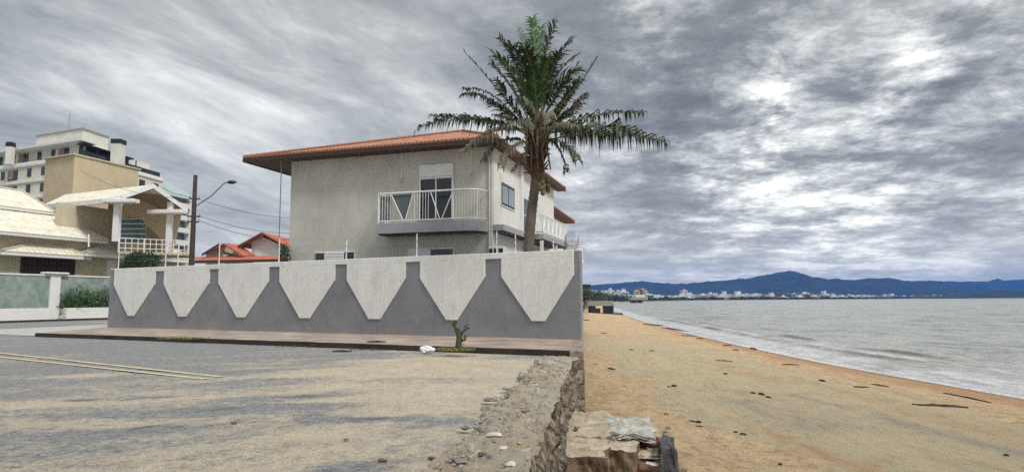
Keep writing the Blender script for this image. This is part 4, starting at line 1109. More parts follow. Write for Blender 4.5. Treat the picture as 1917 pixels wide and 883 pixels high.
# tan building behind the villa
c0, c1, c2 = D(140, 290, 76), D(259, 322, 85), D(85, 300, 78.5)
tb_ = empty('tan_building', (c0.x, c0.y, 0), 'plain windowless tan building corner rising behind the villa roof', 'building')
mb = MB(); b3 = [V((c0.x, c0.y, 0)), V((c1.x, c1.y, 0)), V((c1.x + c2.x - c0.x, c1.y + c2.y - c0.y, 0)), V((c2.x, c2.y, 0))]
mb.prism(b3, (0, 0, c0.z)); mb.build('wall', TAN, tb_)
mb = MB(); cc = sum(b3, V()) / 4; mb.prism([q + (q - cc).normalized() * .35 + V((0, 0, c0.z + .002)) for q in b3], (0, 0, .16)); mb.build('parapet_cap', CREAM, tb_)

# ------------------------------------------------------------------ apartment block far left
def block(name, corner, right, left, label, floors, fh, mat_, parent_cat='building'):
    pass
c0, c1 = D(152, 262, 122), D(306, 312, 146)
e_r = V((c1.x - c0.x, c1.y - c0.y, 0)).normalized(); e_l = V((-.92, .39, 0)).normalized()
FA = Fr((c0.x, c0.y), (e_l.x, e_l.y), (e_r.x, e_r.y))     # u to the left, v away on the right side
LL = 36; LR = (c1 - c0).length; ZA = c0.z
apt = empty('apartment_building', FA.p(0, 0, 0), 'white stepped apartment building with roof tower and dark glazed terrace, far behind the villa', 'building')
mb = MB(); mb.box((0, 0, 0), (LL, LR, ZA - 3.4), FA); mb.box((2.5, 3, ZA - 3.4), (LL, LR - 2, ZA), FA); mb.build('wall', APT_W, apt)
mb = MB(); mb.box((0, 0, ZA - 3.39), (LL, LR, ZA - 2.9), FA); mb.box((-.3, -.3, ZA - 3.8), (LL, LR + .3, ZA - 3.4), FA); mb.build('parapet', WHITE, apt)
mb = MB(); mb.box((0, 0, ZA - .002), (LL, 4, ZA + .5), FA); mb.build('roof_slab', WHITE, apt)
# roof tower
ta, tbb, tcc = D(152, 238, 128), D(190, 247, 133), D(66, 251, 134)
ua, va = (ta - FA.o).dot(FA.u), (ta - FA.o).dot(FA.v)
ub_, vb_ = (tbb - FA.o).dot(FA.u), (tbb - FA.o).dot(FA.v); uc, vc = (tcc - FA.o).dot(FA.u), (tcc - FA.o).dot(FA.v)
print('tower', ua, va, ub_, vb_, uc, vc)
mb = MB(); mb.box((ua, va, ZA - 1), (uc, max(vb_, va + 7), ta.z), FA); tw = mb.build('roof_tower', APT_W, apt)
mb = MB(); mb.box((ua - .2, va - .2, ta.z + .002), (uc + .2, max(vb_, va + 7) + .2, ta.z + .35), FA); mb.build('tower_cap', CONC, tw)
mb = MB(); mb.box((ua + (uc - ua) * .42, va - .1, ta.z - 3.2), (ua + (uc - ua) * .56, va - .004, ta.z - 2.5), FA); mb.build('tower_window', BLACK, tw)
mb = MB(); q = D(129, 238, 132); mb.tube([q - V((0, 0, .3)), q + V((0, 0, 3))], .06, 4); mb.build('antenna', METAL_G, tw)
# left face windows and loggias
for row in range(6):
    z = ZA - 3.3 * row - 1.0
    for k in range(8):
        u = 1.6 + k * 4.4
        kind = k % 3
        wd = (1.3, 3.2, 1.2)[kind]; hh = (1.7, 2.1, 1.7)[kind]
        zo = z if row > 0 else z + .6
        mb = MB(); mb.box((u, -.08, zo - hh), (u + wd, -.004, zo), FA)
        if row == 0: mb = MB(); mb.box((u + 1.2, 2.92, zo - hh + .3), (u + 1.2 + wd, 2.996, zo + .3), FA)
        w = mb.build('window' if kind != 1 else 'loggia_opening', GLASS, apt)
        if kind == 1:
            mb = MB(); off = 0 if row else 3; ux = 0 if row else 1.2
            mb.box((u + ux + wd * .45, off - .12, zo - hh + .3), (u + ux + wd, off - .082, zo + (.28 if row == 0 else -.05)), FA); mb.build('pink_wall', mat('pink_plaster', (0.35, 0.22, 0.2), .9, .15, 1) if 'pink_plaster' not in bpy.data.materials else bpy.data.materials['pink_plaster'], w)
    if row:
        mb = MB(); mb.box((0, -.25, z + .35), (LL, -.004, z + .75), FA); mb.build('string_course', WHITE, apt)
# right-hand terrace: dark glazed band
mb = MB(); mb.box((2.3, 3.2, ZA - 2.3), (2.498, LR - 9, ZA - .3), FA); mb.build('terrace_glazing', BLACK, apt)
mb = MB(); mb.box((.6, 1.0, ZA - .5), (2.3, LR - 9, ZA - .25), FA)
for k in range(6): mb.box((.8, 2 + k * 2.8, ZA - 2.9), (1.0, 2.2 + k * 2.8, ZA - .5), FA)
mb.build('pergola', BLACK, apt)
mb = MB(); mb.box((0.05, .05, ZA - 2.9), (.12, LR - 1, ZA - 1.9), FA); mb.build('glass_balustrade', GLASS, apt)
for (px, pt, pb2, w_, d_) in ((222, 270, 306, .95, 130), (20, 275, 290, .55, 129)):
    p = D(px, pt, d_); q = D(px, pb2, d_)
    mb = MB(); mb.box((p.x - w_, p.y - w_, q.z - 2), (p.x + w_, p.y + w_, p.z)); ch = mb.build('chimney', APT_W, apt)
    mb = MB(); mb.box((p.x - w_ * 1.1, p.y - w_ * 1.1, p.z + .002), (p.x + w_ * 1.1, p.y + w_ * 1.1, p.z + .9)); mb.build('chimney_cowl', BLACK, ch)
for k in range(5):
    for r_ in range(5):
        mb = MB(); v = 3 + k * 4.5; z = ZA - 4.6 - r_ * 3.3; mb.box((-.08, v, z - 1.9), (-.004, v + 1.8, z), FA); mb.build('window', GLASS, apt)
# planting on the terrace end
# teal roofed annex to the right
c0, c1, c2 = D(322, 352, 150), D(362, 372, 158), D(306, 348, 158)
ann = empty('balcony_tower', (c0.x, c0.y, 0), 'pale green block of stacked white balconies just left of the utility pole', 'building')
FN = Fr((c0.x, c0.y), (c1.x - c0.x, c1.y - c0.y), (-(c1.y - c0.y), c1.x - c0.x)); LN = V((c1.x - c0.x, c1.y - c0.y)).length
mb = MB(); mb.box((0, 1.2, 0), (LN, 12, c0.z - 1.5), FN); mb.build('wall', GLASS_T, ann)
mb = MB(); mb.box((LN - 1.2, .0, 0), (LN, 1.198, c0.z - 2), FN); mb.build('pier', APT_W, ann)
for k in range(9):
    z = c0.z - 3.0 - k * 3.0
    mb = MB(); mb.box((-.4, -.3, z - 1.15), (LN - 1.4, -.05, z), FN); mb.box((-.4, -.05, z - 1.15), (LN - 1.4, 1.19, z - .9), FN); mb.build('balcony', WHITE, ann)
mb = MB(); mb.prism([FN.p(-1, -.6, c0.z - 1.4), FN.p(LN + .5, -.6, c0.z - 1.4), FN.p(LN + .5, 6, c0.z + 2.4), FN.p(-1, 6, c0.z + 2.4)], (0, 0, .25)); mb.build('glass_roof', mat('pale_green_glass', (0.35, 0.48, 0.42), 0.3, 0.15, 1), ann)

# ------------------------------------------------------------------ RETAINING WALL (stone) along the beach
Mst, nt, b = nmat('rubble_masonry')
co = coords(nt, 'World')
vo = nd(nt, 'ShaderNodeTexVoronoi', Scale=2.8); nt.links.new(co, vo.inputs['Vector'])
ve = nd(nt, 'ShaderNodeTexVoronoi', Scale=2.8, feature='DISTANCE_TO_EDGE'); nt.links.new(co, ve.inputs['Vector'])
c = mixc(nt, vo.outputs['Color'], (0.14, 0.11, 0.085), (0.48, 0.38, 0.27))
c = mixc(nt, ramp(nt, noi(nt, co, 10, 8, .75), [(.35, .7), (.6, 0.0)]), c, (0.12, .10, .08))
c = mixc(nt, ramp(nt, noi(nt, co, 5, 9, .85), [(.50, 0.0), (.62, .8)]), c, (0.55, 0.50, 0.42))
c = mixc(nt, ramp(nt, ve.outputs['Distance'], [(0.0, 1.0), (0.10, 0.0)]), c, (0.05, 0.042, 0.035))
nt.links.new(c, b.inputs['Base Color']); b.inputs['Roughness'].default_value = .95
bump(nt, b, noi(nt, co, 14, 8, .8), 1.0, .06)
Mct, nt, b = nmat('broken_concrete_top')
co = coords(nt, 'World')
c = mixc(nt, ramp(nt, noi(nt, co, 2.2, 9, .75), [(.32, 0.0), (.68, 1.0)]), (0.26, 0.23, 0.18), (0.56, 0.51, 0.41))
c = mixc(nt, ramp(nt, noi(nt, co, 1.1, 8, .75), [(.45, 0.0), (.62, .75)]), c, (0.34, 0.25, 0.15))
c = mixc(nt, ramp(nt, noi(nt, coords(nt, 'World', (1, .45, 1)), 7, 9, .85), [(.38, .95), (.50, 0.0)]), c, (0.08, 0.07, 0.055))
c = mixc(nt, ramp(nt, noi(nt, coords(nt, 'World', (1, .5, 1)), 4, 9, .8), [(.56, 0.0), (.64, .85)]), c, (0.66, 0.63, 0.56))
nt.links.new(c, b.inputs['Base Color']); b.inputs['Roughness'].default_value = .95
bump(nt, b, noi(nt, co, 16, 8, .8), 1.0, .05)
rw = empty('retaining_wall', (stoneR(12), 12, -1.5), 'crumbling rubble stone sea wall between the sandy road and the beach', 'sea wall')
ys_ = []
y = -3.0
while y < 18.6: ys_.append(y); y += 0.06 if 4 < y < 13 else .1
def cellh(x, y, s=2.6, seed=0):
    dd, pp = noise.voronoi(V((x * s, y * s, seed)))
    return (dd[1] - dd[0]), noise.random_unit_vector if False else (math.sin(pp[0].x * 12.9 + pp[0].y * 78.2) * 43758.5) % 1.0
rows = []
for y in ys_:
    r = []
    L = stoneL(y) - 0.16 + 0.32 * fbm(y * .9, 2.2, 0, 6); Rr = stoneR(y) + 0.05 * fbm(y * 2.1, 7.7, 0, 4) + .10 * sstep(16, 17.8, y)
    for j in range(25):
        t = j / 24; x = lerp(L, Rr, t)
        e, h = cellh(x, y, 2.3, 1); e2, h2 = cellh(x, y, 6, 4)
        z = 0.05 + 0.07 * fbm(x * 2, y * 1.2, 0, 6)
        z += (h - .5) * .13 * sstep(0, .2, e) * sstep(1.05, .4, t) + (h2 - .5) * .07 * sstep(0, .2, e2)
        if t < .08: z = lerp(-.05, z, t / .08)
        if y > 16.8: z = min(z, .02)
        r.append((x, y, z))
    rows.append(r)
grid_obj('wall_top', rows, Mct, rw, smooth=False)
toprow = [r[-1] for r in rows]
rows2 = []
for y, tpnt in zip(ys_, toprow):
    r = [tpnt]
    for k in range(1, 23):
        z = lerp(tpnt[2], -2.0, k / 22)
        e, h = cellh(y * .8, z * 1.2, 2.6, 8)
        x = tpnt[0] + (0.02 + 0.16 * h) * sstep(.02, .16, e) - .07 + .03 * fbm(y * 4, z * 4) + .05 * (k / 22)
        r.append((x, y, z))
    rows2.append(r)
grid_obj('wall_face', rows2, Mst, rw, smooth=False)
# far stretch of face under the pavement and the garden wall
mb = MB(); a = V((stoneR(17.8) + .0, 17.8, 0)); 
mb.prism([(CURB_B.x - .5, 17.62, -.32), (CURB_B.x + .16, 17.62, -.32), (WB.x + .02, 22.9, -.32), (xl(60), 60, -.32), (xl(60) - .4, 60, -.32), (stoneR(22.9) - .4, 22.9, -.32)], (0, 0, -1.9))
mb.build('foundation', Mst, rw)

# stones
def rock(name, p, s, seed, material, label=None, cat=None, group=None, rotz=0.0, flat=False, parent=None, sub=2):
    bm = bmesh.new()
    if flat:
        bmesh.ops.create_cube(bm, size=1.0)
        bmesh.ops.subdivide_edges(bm, edges=bm.edges, cuts=5, use_grid_fill=True)
    else:
        rg = random.Random(seed * 7 + 1)
        for _ in range(22):
            d_ = V((rg.gauss(0, 1), rg.gauss(0, 1), rg.gauss(0, 1))).normalized() * rg.uniform(.38, .56); bm.verts.new(d_)
        r_ = bmesh.ops.convex_hull(bm, input=bm.verts)
        for v in [v for v in bm.verts if not v.link_faces]: bm.verts.remove(v)
        bmesh.ops.subdivide_edges(bm, edges=bm.edges, cuts=2, use_grid_fill=True)
    for v in bm.verts:
        c = v.co.copy(); n = fbm(c.x * 1.8 + seed * 3.1, c.y * 1.8, c.z * 1.8 + seed, 4)
        if flat:
            v.co *= 1 + .10 * n
            v.co.z += .10 * fbm(c.x * 3 + seed, c.y * 3, 2, 3)
            v.co.x += .10 * fbm(c.y * 1.5 + seed * 2, c.z * 2, 5, 3); v.co.y += .10 * fbm(c.x * 1.5, seed * 1.7, 5, 3)
        else:
            v.co *= 1 + .14 * n
    M_ = Matrix.Translation(p) @ Matrix.Rotation(rotz, 4, 'Z') @ Matrix.Diagonal((*s, 1))
    me = bpy.data.meshes.new(name); bmesh.ops.recalc_face_normals(bm, faces=bm.faces); 
    for v in bm.verts: v.co = Matrix.Rotation(rotz, 4, 'Z') @ Matrix.Diagonal((*s, 1)) @ v.co
    bm.to_mesh(me); bm.free(); me.materials.append(material)
    o = bpy.data.objects.new(name, me); COL.objects.link(o); o.location = p
    return tag(o, label, cat, group)
RK_G = mat('grey_rock', (0.20, 0.19, 0.18), .9, .3, 4, fine=14, fvar=.4, bmp=.8, bd=.03)
RK_W = mat('pale_rock', (0.55, 0.52, 0.46), .9, .2, 4, fine=14, fvar=.3, bmp=.8, bd=.03)
RK_S = mat('sandy_step_stone', (0.46, 0.38, 0.27), .9, .25, 2.5, fine=14, fvar=.35, bmp=.9, bd=.03, stain=(0.24, .21, .17), stain_amt=(.5, .7))
RK_R = mat('red_brick_stone', (0.19, 0.085, 0.055), .9, .35, 4, fine=12, fvar=.4, bmp=.8, bd=.03)
RK_B = mat('brown_stone', (0.22, 0.145, 0.085), .9, .4, 5, fine=12, fvar=.5, bmp=.8, bd=.03)
RK_D = mat('dark_slate_rock', (0.075, 0.075, 0.08), .85, .4, 4, fine=12, fvar=.4, bmp=.8, bd=.03)
def rk(px, py, z, s, seed, m_, label, flat=False, rot=0.0, cat='rock', name='rock', group=None):
    q = G(px, py, z); return rock(name, (q.x, q.y, z), s, seed, m_, label, cat, group, rot, flat)
# steps platform
Msd, nt, b = nmat('sand_topped_brown_stone')
co = coords(nt, 'World'); g_ = nt.nodes.new('ShaderNodeNewGeometry'); sx = nt.nodes.new('ShaderNodeSeparateXYZ'); nt.links.new(g_.outputs['Normal'], sx.inputs[0])
a = mixc(nt, ramp(nt, noi(nt, co, 5, 9, .8), [(.35, 0.0), (.6, 1.0)]), (.10, .065, .045), (.30, .21, .135))
t_ = mixc(nt, ramp(nt, noi(nt, co, 4, 9, .8), [(.36, 0.0), (.56, 1.0)]), (.30, .25, .19), (.58, .48, .35))
c = mixc(nt, ramp(nt, sx.outputs[2], [(.55, 0.0), (.8, 1.0)]), a, t_)
nt.links.new(c, b.inputs['Base Color']); b.inputs['Roughness'].default_value = .95; bump(nt, b, noi(nt, co, 11, 8, .8), 1.0, .05)
def slab(corners, z, th, m_, name, label, seed, cat='stone slab', rough=.035):
    """a rough hewn stone: outline given by its top corners on the level z, thickness th downwards"""
    P_ = [G(x, y, z) for x, y in corners]; c0 = sum(P_, V()) / len(P_)
    A_, B_, C_, D_ = P_; n = 14; k = 7
    bm = bmesh.new(); top = []
    for i in range(n + 1):
        row = []
        for j in range(n + 1):
            p = A_.lerp(B_, i / n).lerp(D_.lerp(C_, i / n), j / n)
            ed = min(i, n - i, j, n - j)
            off = V((fbm(p.x * 3, p.y * 3, seed), fbm(p.x * 3, p.y * 3, seed + 9), 0)) * .07
            h = rough * 1.5 * fbm(p.x * 3.5, p.y * 3.5, seed, 5) + .05 * fbm(p.x * .9, seed * 3.3, 1, 2) - (.02 if ed == 0 else 0)
            row.append(bm.verts.new(p + off + V((0, 0, h)) - c0))
        top.append(row)
    for i in range(n):
        for j in range(n): bm.faces.new((top[i][j], top[i + 1][j], top[i + 1][j + 1], top[i][j + 1]))
    ring = [top[i][0] for i in range(n)] + [top[n][j] for j in range(n)] + [top[i][n] for i in range(n, 0, -1)] + [top[0][j] for j in range(n, 0, -1)]
    prev_ = ring
    for q in range(1, k + 1):
        cur = []
        for v in ring:
            d_ = V((v.co.x, v.co.y, 0)).normalized(); w = (v.co + c0)
            o_2 = .085 * fbm(w.x * 4, w.y * 4, q * .9 + seed, 5)
            cur.append(bm.verts.new(V((v.co.x, v.co.y, v.co.z - th * q / k)) + d_ * (o_2 - .02 * (q == k))))
        for i in range(len(ring)): bm.faces.new((prev_[i], cur[i], cur[(i + 1) % len(ring)], prev_[(i + 1) % len(ring)]))
        prev_ = cur
    bm.faces.new(prev_[::-1]); bmesh.ops.recalc_face_normals(bm, faces=bm.faces)
    me = bpy.data.meshes.new(name); bm.to_mesh(me); bm.free(); me.materials.append(m_)
    o = bpy.data.objects.new(name, me); COL.objects.link(o); o.location = c0
    return tag(o, label, cat)
slab([(1026, 850), (1132, 856), (1142, 822), (1036, 812)], -.80, .9, Msd, 'stone_block', 'large brown block with sandy top forming the front step against the sea wall', 1, 'stone block')
slab([(1138, 838), (1190, 842), (1196, 818), (1136, 818)], -.83, .8, Msd, 'stone_block', 'sandy stone between the front step and the brick pieces', 2, 'stone block')
slab([(1040, 814), (1152, 812), (1140, 768), (1050, 766)], -.74, .55, RK_S, 'stone_slab', 'grey layered slab against the sea wall at the back of the steps', 3)
slab([(1148, 808), (1226, 814), (1216, 781), (1132, 778)], -.72, .10, mat('pale_slab_stone', (0.42, 0.40, 0.35), .95, .3, 3, fine=12, fvar=.4, bmp=.9, bd=.03), 'stone_slab', 'pale flat slab at the back right of the steps', 4)
slab([(1160, 826), (1238, 828), (1228, 806), (1150, 804)], -.90, .32, RK_R, 'brick_block', 'reddish brick block under the pale slab of the steps', 5, 'brick block')
slab([(1190, 852), (1242, 850), (1236, 828), (1184, 830)], -1.02, .14, RK_S, 'stone_slab', 'small sandy slab between the two red brick pieces', 6)
slab([(1194, 880), (1246, 880), (1240, 853), (1190, 853)], -1.12, .6, RK_R, 'brick_block', 'lower red brick block beside the dark boulder', 7, 'brick block')
slab([(1110, 905), (1196, 905), (1192, 860), (1118, 860)], -1.25, .5, RK_S, 'stone_block', 'sandy stone at the bottom between front step and red brick', 8, 'stone block')
for i_, (px_, py_r, z_, sz, m_, lb_) in enumerate(((1150, 812, -.72, .16, RK_G, 'grey chip on top of the steps between the slabs'), (1210, 818, -.84, .13, RK_B, 'brown chip on the red brick of the steps'), (1080, 800, -.68, .14, RK_G, 'flat grey chip on the back slab of the steps'), (1145, 846, -.92, .2, RK_B, 'brown lump right of the front step'), (1218, 868, -1.0, .16, RK_W, 'pale chip on the lower red brick'), (1270, 880, -1.5, .22, RK_B, 'brown stone on the sand beside the dark boulder'), (1250, 800, -1.45, .18, RK_G, 'grey stone on the sand behind the pale slab'))):
    rk(px_, py_r, z_, (sz * 1.5, sz, sz * .5), 90 + i_, m_, lb_, False, i_ * .7)
rk(1170, 856, -1.02, (.40, .30, .36), 8, RK_D, 'blue grey stone wedged in the front of the steps', False, .2)
rk(1040, 866, -1.05, (.20, .22, .7), 9, RK_D, 'dark upright stone in the corner between sea wall and front step', False, .1)
slab([(1234, 852), (1262, 852), (1258, 822), (1238, 820)], -.84, 1.0, RK_D, 'boulder', 'upright dark grey boulder at the right end of the steps', 11, 'boulder', .08)
# loose stones on the wall top
rr3 = random.Random(21)
loose = [(885, 830, .13, RK_W, 'white lump on the wall top at the lower left'), (925, 815, .2, RK_W, 'largest pale broken stone on the wall top'), (900, 802, .15, RK_G, 'grey stone behind the largest pale stone on the wall top'), (955, 868, .16, RK_W, 'white stone near the bottom edge of the wall top'), (870, 800, .16, RK_G, 'grey stone at the ragged road edge, left of the pale ones'), (932, 742, .12, RK_W, 'small pale stone halfway along the wall top'), (918, 748, .2, RK_G, 'dark flat stone halfway along the ragged road edge'), (975, 706, .18, RK_G, 'grey stone far along the ragged road edge'), (948, 728, .16, RK_G, 'grey slab piece at the middle of the ragged edge'), (905, 850, .12, RK_D, 'dark chip low on the wall top'), (940, 838, .12, RK_W, 'pale chip right of the largest pale stone'), (980, 770, .10, RK_D, 'dark chip on the right half of the wall top'), (1005, 720, .1, RK_W, 'pale chip on the far part of the wall top'), (860, 862, .17, RK_G, 'grey stone at the lower left edge of the wall top')]
for i, (px, py, s, m_, lb) in enumerate(loose):
    rk(px, py, .07, (s * rr3.uniform(.9, 1.6), s * rr3.uniform(.8, 1.2), s * .38), 40 + i, m_, lb, False, rr3.uniform(0, 3), group='loose stones on the sea wall top', name='loose_stone')
mb = MB()
for k in range(900):
    y = rr3.uniform(4, 17); x = stoneL(y) + abs(rr3.gauss(0, .28)) - .15; s = rr3.uniform(.006, .026)
    q = V((x, y, .045 + s * .3)); 
    mb.tube([q - V((s, rr3.uniform(-s, s), 0)), q, q + V((s, rr3.uniform(-s, s), 0))], [s * .4, s, s * .35], 5)
tag(mb.build('gravel', mat('mixed_gravel', (.36,.33,.28), .95, .75, 9, fine=30, fvar=.5)), 'scattered gravel and crumbs of concrete along the edge of the sea wall', 'gravel', kind='stuff')
# debris on the road
for (px, py, s, lb) in ((716, 861, .06, 'small brown clod on the sandy road near the bottom'), (808, 857, .05, 'dark pebble on the sandy road near the sea wall'), (437, 791, .05, 'brown clod among the bare asphalt patches'), (648, 822, .04, 'tiny dark pebble on the sandy middle of the road')):
    rk(px, py, .02, (s * 1.8, s, s), int(px), RK_B, lb, name='clod')

# stump with sprouts and grass, white bag, weeds
q = G(858, 655, KH); q = V((q.x, q.y, KH))
st = empty('tree_stump', q, 'cut leafless sapling stump sprouting from the pavement edge in front of the wall', 'stump')
mb = MB(); s = lambda px, py: D(px, py, q.y)
mb.tube([q - V((0, 0, .05)), s(859, 640), s(860, 626)], [.11, .085, .08], 8); mb.tube([s(860, 628), s(853, 615), s(850, 604)], [.07, .055, .045], 6); mb.tube([s(860, 630), s(868, 619), s(874, 612)], [.05, .035, .03], 6); mb.tube([s(861, 634), s(870, 636), s(871, 628)], [.04, .03, .03], 6); mb.tube([s(851, 610), s(846, 606)], [.04, .03], 5)
mb.build('trunk', mat('stump_bark', (.07, .075, .04), .9, .4, 8, bmp=.6, bd=.02), st)
r4 = random.Random(4)
for (px, py) in ((852, 604), (874, 612), (871, 630), (866, 622), (858, 618), (863, 640)):
    mb = MB(); leaves(mb, s(px, py), (.07, .07, .07), 26, .08, r4, .9); mb.build('sprout', LEAF_M, st)
def grasspatch(c, rx, ry, n, h, m_, label):
    mb = MB()
    for _ in range(n):
        a = r4.uniform(0, 6.28); rr = r4.random() ** .6; p = V(c) + V((math.cos(a) * rx * rr, math.sin(a) * ry * rr, 0))
        l = h * r4.uniform(.4, 1.1); d = V((r4.gauss(0, .5), r4.gauss(0, .5), 1)).normalized(); w = V((r4.uniform(-1, 1), r4.uniform(-1, 1), 0)).normalized() * .008
        mb.poly([p - w, p + w, p + d * l * .6 + w * .7, p + d * l + V((d.x, d.y, -.3)) * l * .3])
    return tag(mb.build('grass', m_), label, 'grass', kind='stuff')
grasspatch(q + V((-.05, -.08, -.0)), .55, .26, 700, .13, LEAF_Y, 'yellow green grass tuft around the sapling stump')
w2 = G(345, 634, KH); grasspatch((w2.x, w2.y, KH), 1.0, .22, 420, .12, LEAF_Y, 'yellow green weeds on the kerb at the left')
for (px, py) in ((225, 632), (420, 640), (560, 648), (700, 654)):
    w2 = G(px, py, .02); grasspatch((w2.x, w2.y, .0), .9, .06, 130, .10, LEAF_M, 'thin line of weeds growing along the foot of the kerb')
# creased plastic bag
q = G(799, 662, 0.0)
bm = bmesh.new(); bmesh.ops.create_icosphere(bm, subdivisions=4, radius=.5)
for v in bm.verts:
    c = v.co.copy(); n = abs(fbm(c.x * 1.8, c.y * 1.8, c.z * 1.8, 2)); v.co *= 1 - .9 * n; v.co *= 1 + .35 * max(0, fbm(c.x * 1.2 + 5, c.y, c.z, 2))
    v.co.x *= .46; v.co.y *= .26; v.co.z *= .27 + .1 * fbm(c.x * 2, c.y, 4, 2)
    v.co.z += .10 if c.x > -.2 else .10 + .10 * max(0, (-c.x - .2)) 
me = bpy.data.meshes.new('plastic_bag'); bm.to_mesh(me); bm.free(); me.materials.append(mat('white_plastic', (.8, .8, .82), .35, .04, 6, bmp=.6, bd=.02))
o = bpy.data.objects.new('plastic_bag', me); COL.objects.link(o); o.location = (q.x, q.y, .02); tag(o, 'crumpled white plastic bag lying against the kerb', 'plastic bag')
# knots of the bag
# dark debris at the kerb / holes on pavement
for (px, py, l, lb) in ((705, 641, .5, 'dark flat leaf litter on the pavement by the wall'), (640, 659, .45, 'thin dark twig on the road beside the kerb')):
    a = G(px - 18, py, KH if px > 700 else 0); b_ = G(px + 18, py, KH if px > 700 else 0); mb = MB(); mb.tube([a + V((0, 0, .03)), a.lerp(b_, .5) + V((.0, .04, .04)), b_ + V((0, 0, .03))], [.02, .035, .015], 5)
    tag(mb.build('twig', WOOD_D), lb, 'twig')

# ------------------------------------------------------------------ driftwood and seaweed on the beach
SEAW = mat('wet_seaweed', (.03, .022, .012), .6, .4, 8)
def drift(x0, y0, x1, y1, r, label, kinked=True, cat='driftwood', name='driftwood'):
    r *= .62
    def gz(px, py):
        z = -1.75
        for _ in range(4):
            q = G(px, py, z); z = beach_z(q.x, q.y)
        return V((q.x, q.y, z))
    a, b_ = gz(x0, y0), gz(x1, y1); mb = MB(); pts = []; n = 9
    for k in range(n):
        t = k / (n - 1); p = a.lerp(b_, t); p.z = beach_z(p.x, p.y) + r * .5
        if kinked: p += V((0, 1, 0)) * .12 * (b_ - a).length * fbm(t * 3, x0 * .37, 0, 3) 
        pts.append(p)
    mb.tube(pts, [r * (.35 + .9 * math.sin(math.pi * (k + .5) / n)) * (1 + .4 * fbm(k * .9, x0)) for k in range(n)], 6)
    tag(mb.build(name, SEAW if name != 'driftwood' else WOOD_D), label, cat, 'dark debris washed up on the beach')
drift(1708, 757, 1812, 763, .07, 'longest dark branch lying near the water at the lower right')
drift(1765, 735, 1857, 754, .05, 'thin slanted stick right beside the water edge')
drift(1632, 719, 1665, 724, .05, 'short stick right of its twin on the wet orange sand')
drift(1597, 724, 1628, 725, .05, 'short stick left of its twin on the wet orange sand')
drift(1463, 682, 1494, 683, .06, 'dark short stick in the middle of the orange sand band')
drift(1404, 652, 1417, 654, .10, 'small black lump at the water edge')
drift(1353, 646, 1371, 647, .08, 'dark dash just left of the black lump at the water edge')
drift(1372, 655, 1383, 656, .07, 'small dark dash below the black lump at the water edge')
drift(1340, 674, 1372, 677, .05, 'brown thin strand on the middle beach')
drift(1205, 607, 1250, 611, .16, 'dark seaweed streak at the far end of the tide line', cat='seaweed', name='seaweed_strip')
drift(1240, 613, 1290, 622, .15, 'long dark seaweed streak in the middle of the far tide line', cat='seaweed', name='seaweed_strip')
drift(1275, 628, 1305, 629, .10, 'dark seaweed streak at the near end of the far tide line', cat='seaweed', name='seaweed_strip')
drift(1303, 633, 1318, 634, .08, 'thin seaweed dash next to the foam', cat='seaweed', name='seaweed_strip')
drift(1124, 623, 1137, 624, .07, 'lone dark stick near the garden wall end of the beach')
drift(1091, 599, 1104, 600, .12, 'dark lump on the sand far beside the garden wall', cat='seaweed', name='seaweed_clump')
for i, (px, py) in enumerate(((1252, 724), (1262, 722), (1310, 797), (1306, 790), (1378, 808), (1392, 812), (1246, 775), (1425, 739), (1440, 743), (1357, 700), (1220, 656), (1145, 690), (1460, 869), (1884, 852), (1297, 787), (1180, 655), (1410, 735), (1540, 712))):
    sc = .05 if py < 760 else .035
    drift(px - 3 - (i % 3) * 2, py, px + 4 + (i % 4), py + (i % 3), sc * (1 + .4 * (i % 2)), 'small dark scrap of seaweed on the open sand', cat='seaweed', name='seaweed_scrap')

# ------------------------------------------------------------------ jetty, far trees, city
jt = empty('jetty', D(1125, 575, 150).xy.to_3d(), 'low dark concrete jetty reaching into the water at the far end of the beach', 'jetty')
def dbox(px0, py0, px1, py1, y, dy, name, m_, par, z0=None):
    p = D(px0, py0, y); q = D(px1, py1, y); mb = MB(); mb.box((p.x, y, q.z if z0 is None else z0), (q.x, y + dy, p.z)); return mb.build(name, m_, par)
dbox(1099, 563, 1149, 572, 150, 3, 'deck', CONC, jt); dbox(1131, 572.2, 1149, 588, 150.1, 2.5, 'block', BLACK, jt, z0=-2.3); dbox(1104, 572.2, 1115, 580, 150.1, 2.5, 'block', BLACK, jt, z0=-2.3)
dbox(1128, 586, 1166, 590, 147, 3, 'footing', BLACK, jt, z0=-2.4); dbox(1104, 577, 1124, 580, 149, 3, 'footing', BLACK, jt, z0=-2.4)
mb = MB()
for k in range(6): q = D(1101 + k * 9, 565, 150.5); mb.tube([q, q + V((0, 0, 1.0))], .05, 4)
mb.build('railing', METAL_G, jt)
shel = empty('shore_shelter', D(1104, 545, 175).xy.to_3d(), 'dark roofed shelter among trees at the far end of the garden wall', 'shelter')
dbox(1088, 532, 1106, 540, 172, 8, 'roof', BLACK, shel); dbox(1090, 540.2, 1104, 562, 173, 6, 'wall', CONC, shel, z0=-.5)
rt_ = random.Random(9)
tl = ['dark tree crown closest to the end of the garden wall', 'tall dark tree second from the garden wall', 'dark tree behind the shore shelter', 'bushy tree above the jetty', 'low dark tree above the jetty block', 'far dark tree behind the jetty', 'far low tree nearest the city towers', 'dark shore tree left of the far towers', 'low dark tree beside the white towers']
for i, (px, pt, d_, r_) in enumerate(((1093, 542, 150, 2.6), (1100, 539, 165, 2.6), (1108, 546, 190, 3.2), (1118, 547, 210, 3.2), (1126, 549, 240, 3.2), (1140, 549, 330, 4.5), (1152, 549, 380, 5), (1165, 554, 520, 6), (1178, 556, 600, 6))):
    q = D(px, pt, d_); tree('shore_tree', (q.x - (6 if d_ > 300 else 0), d_, -.5), q.z + .5, r_, tl[i], 'dark trees along the far shore', rt_, n=900)
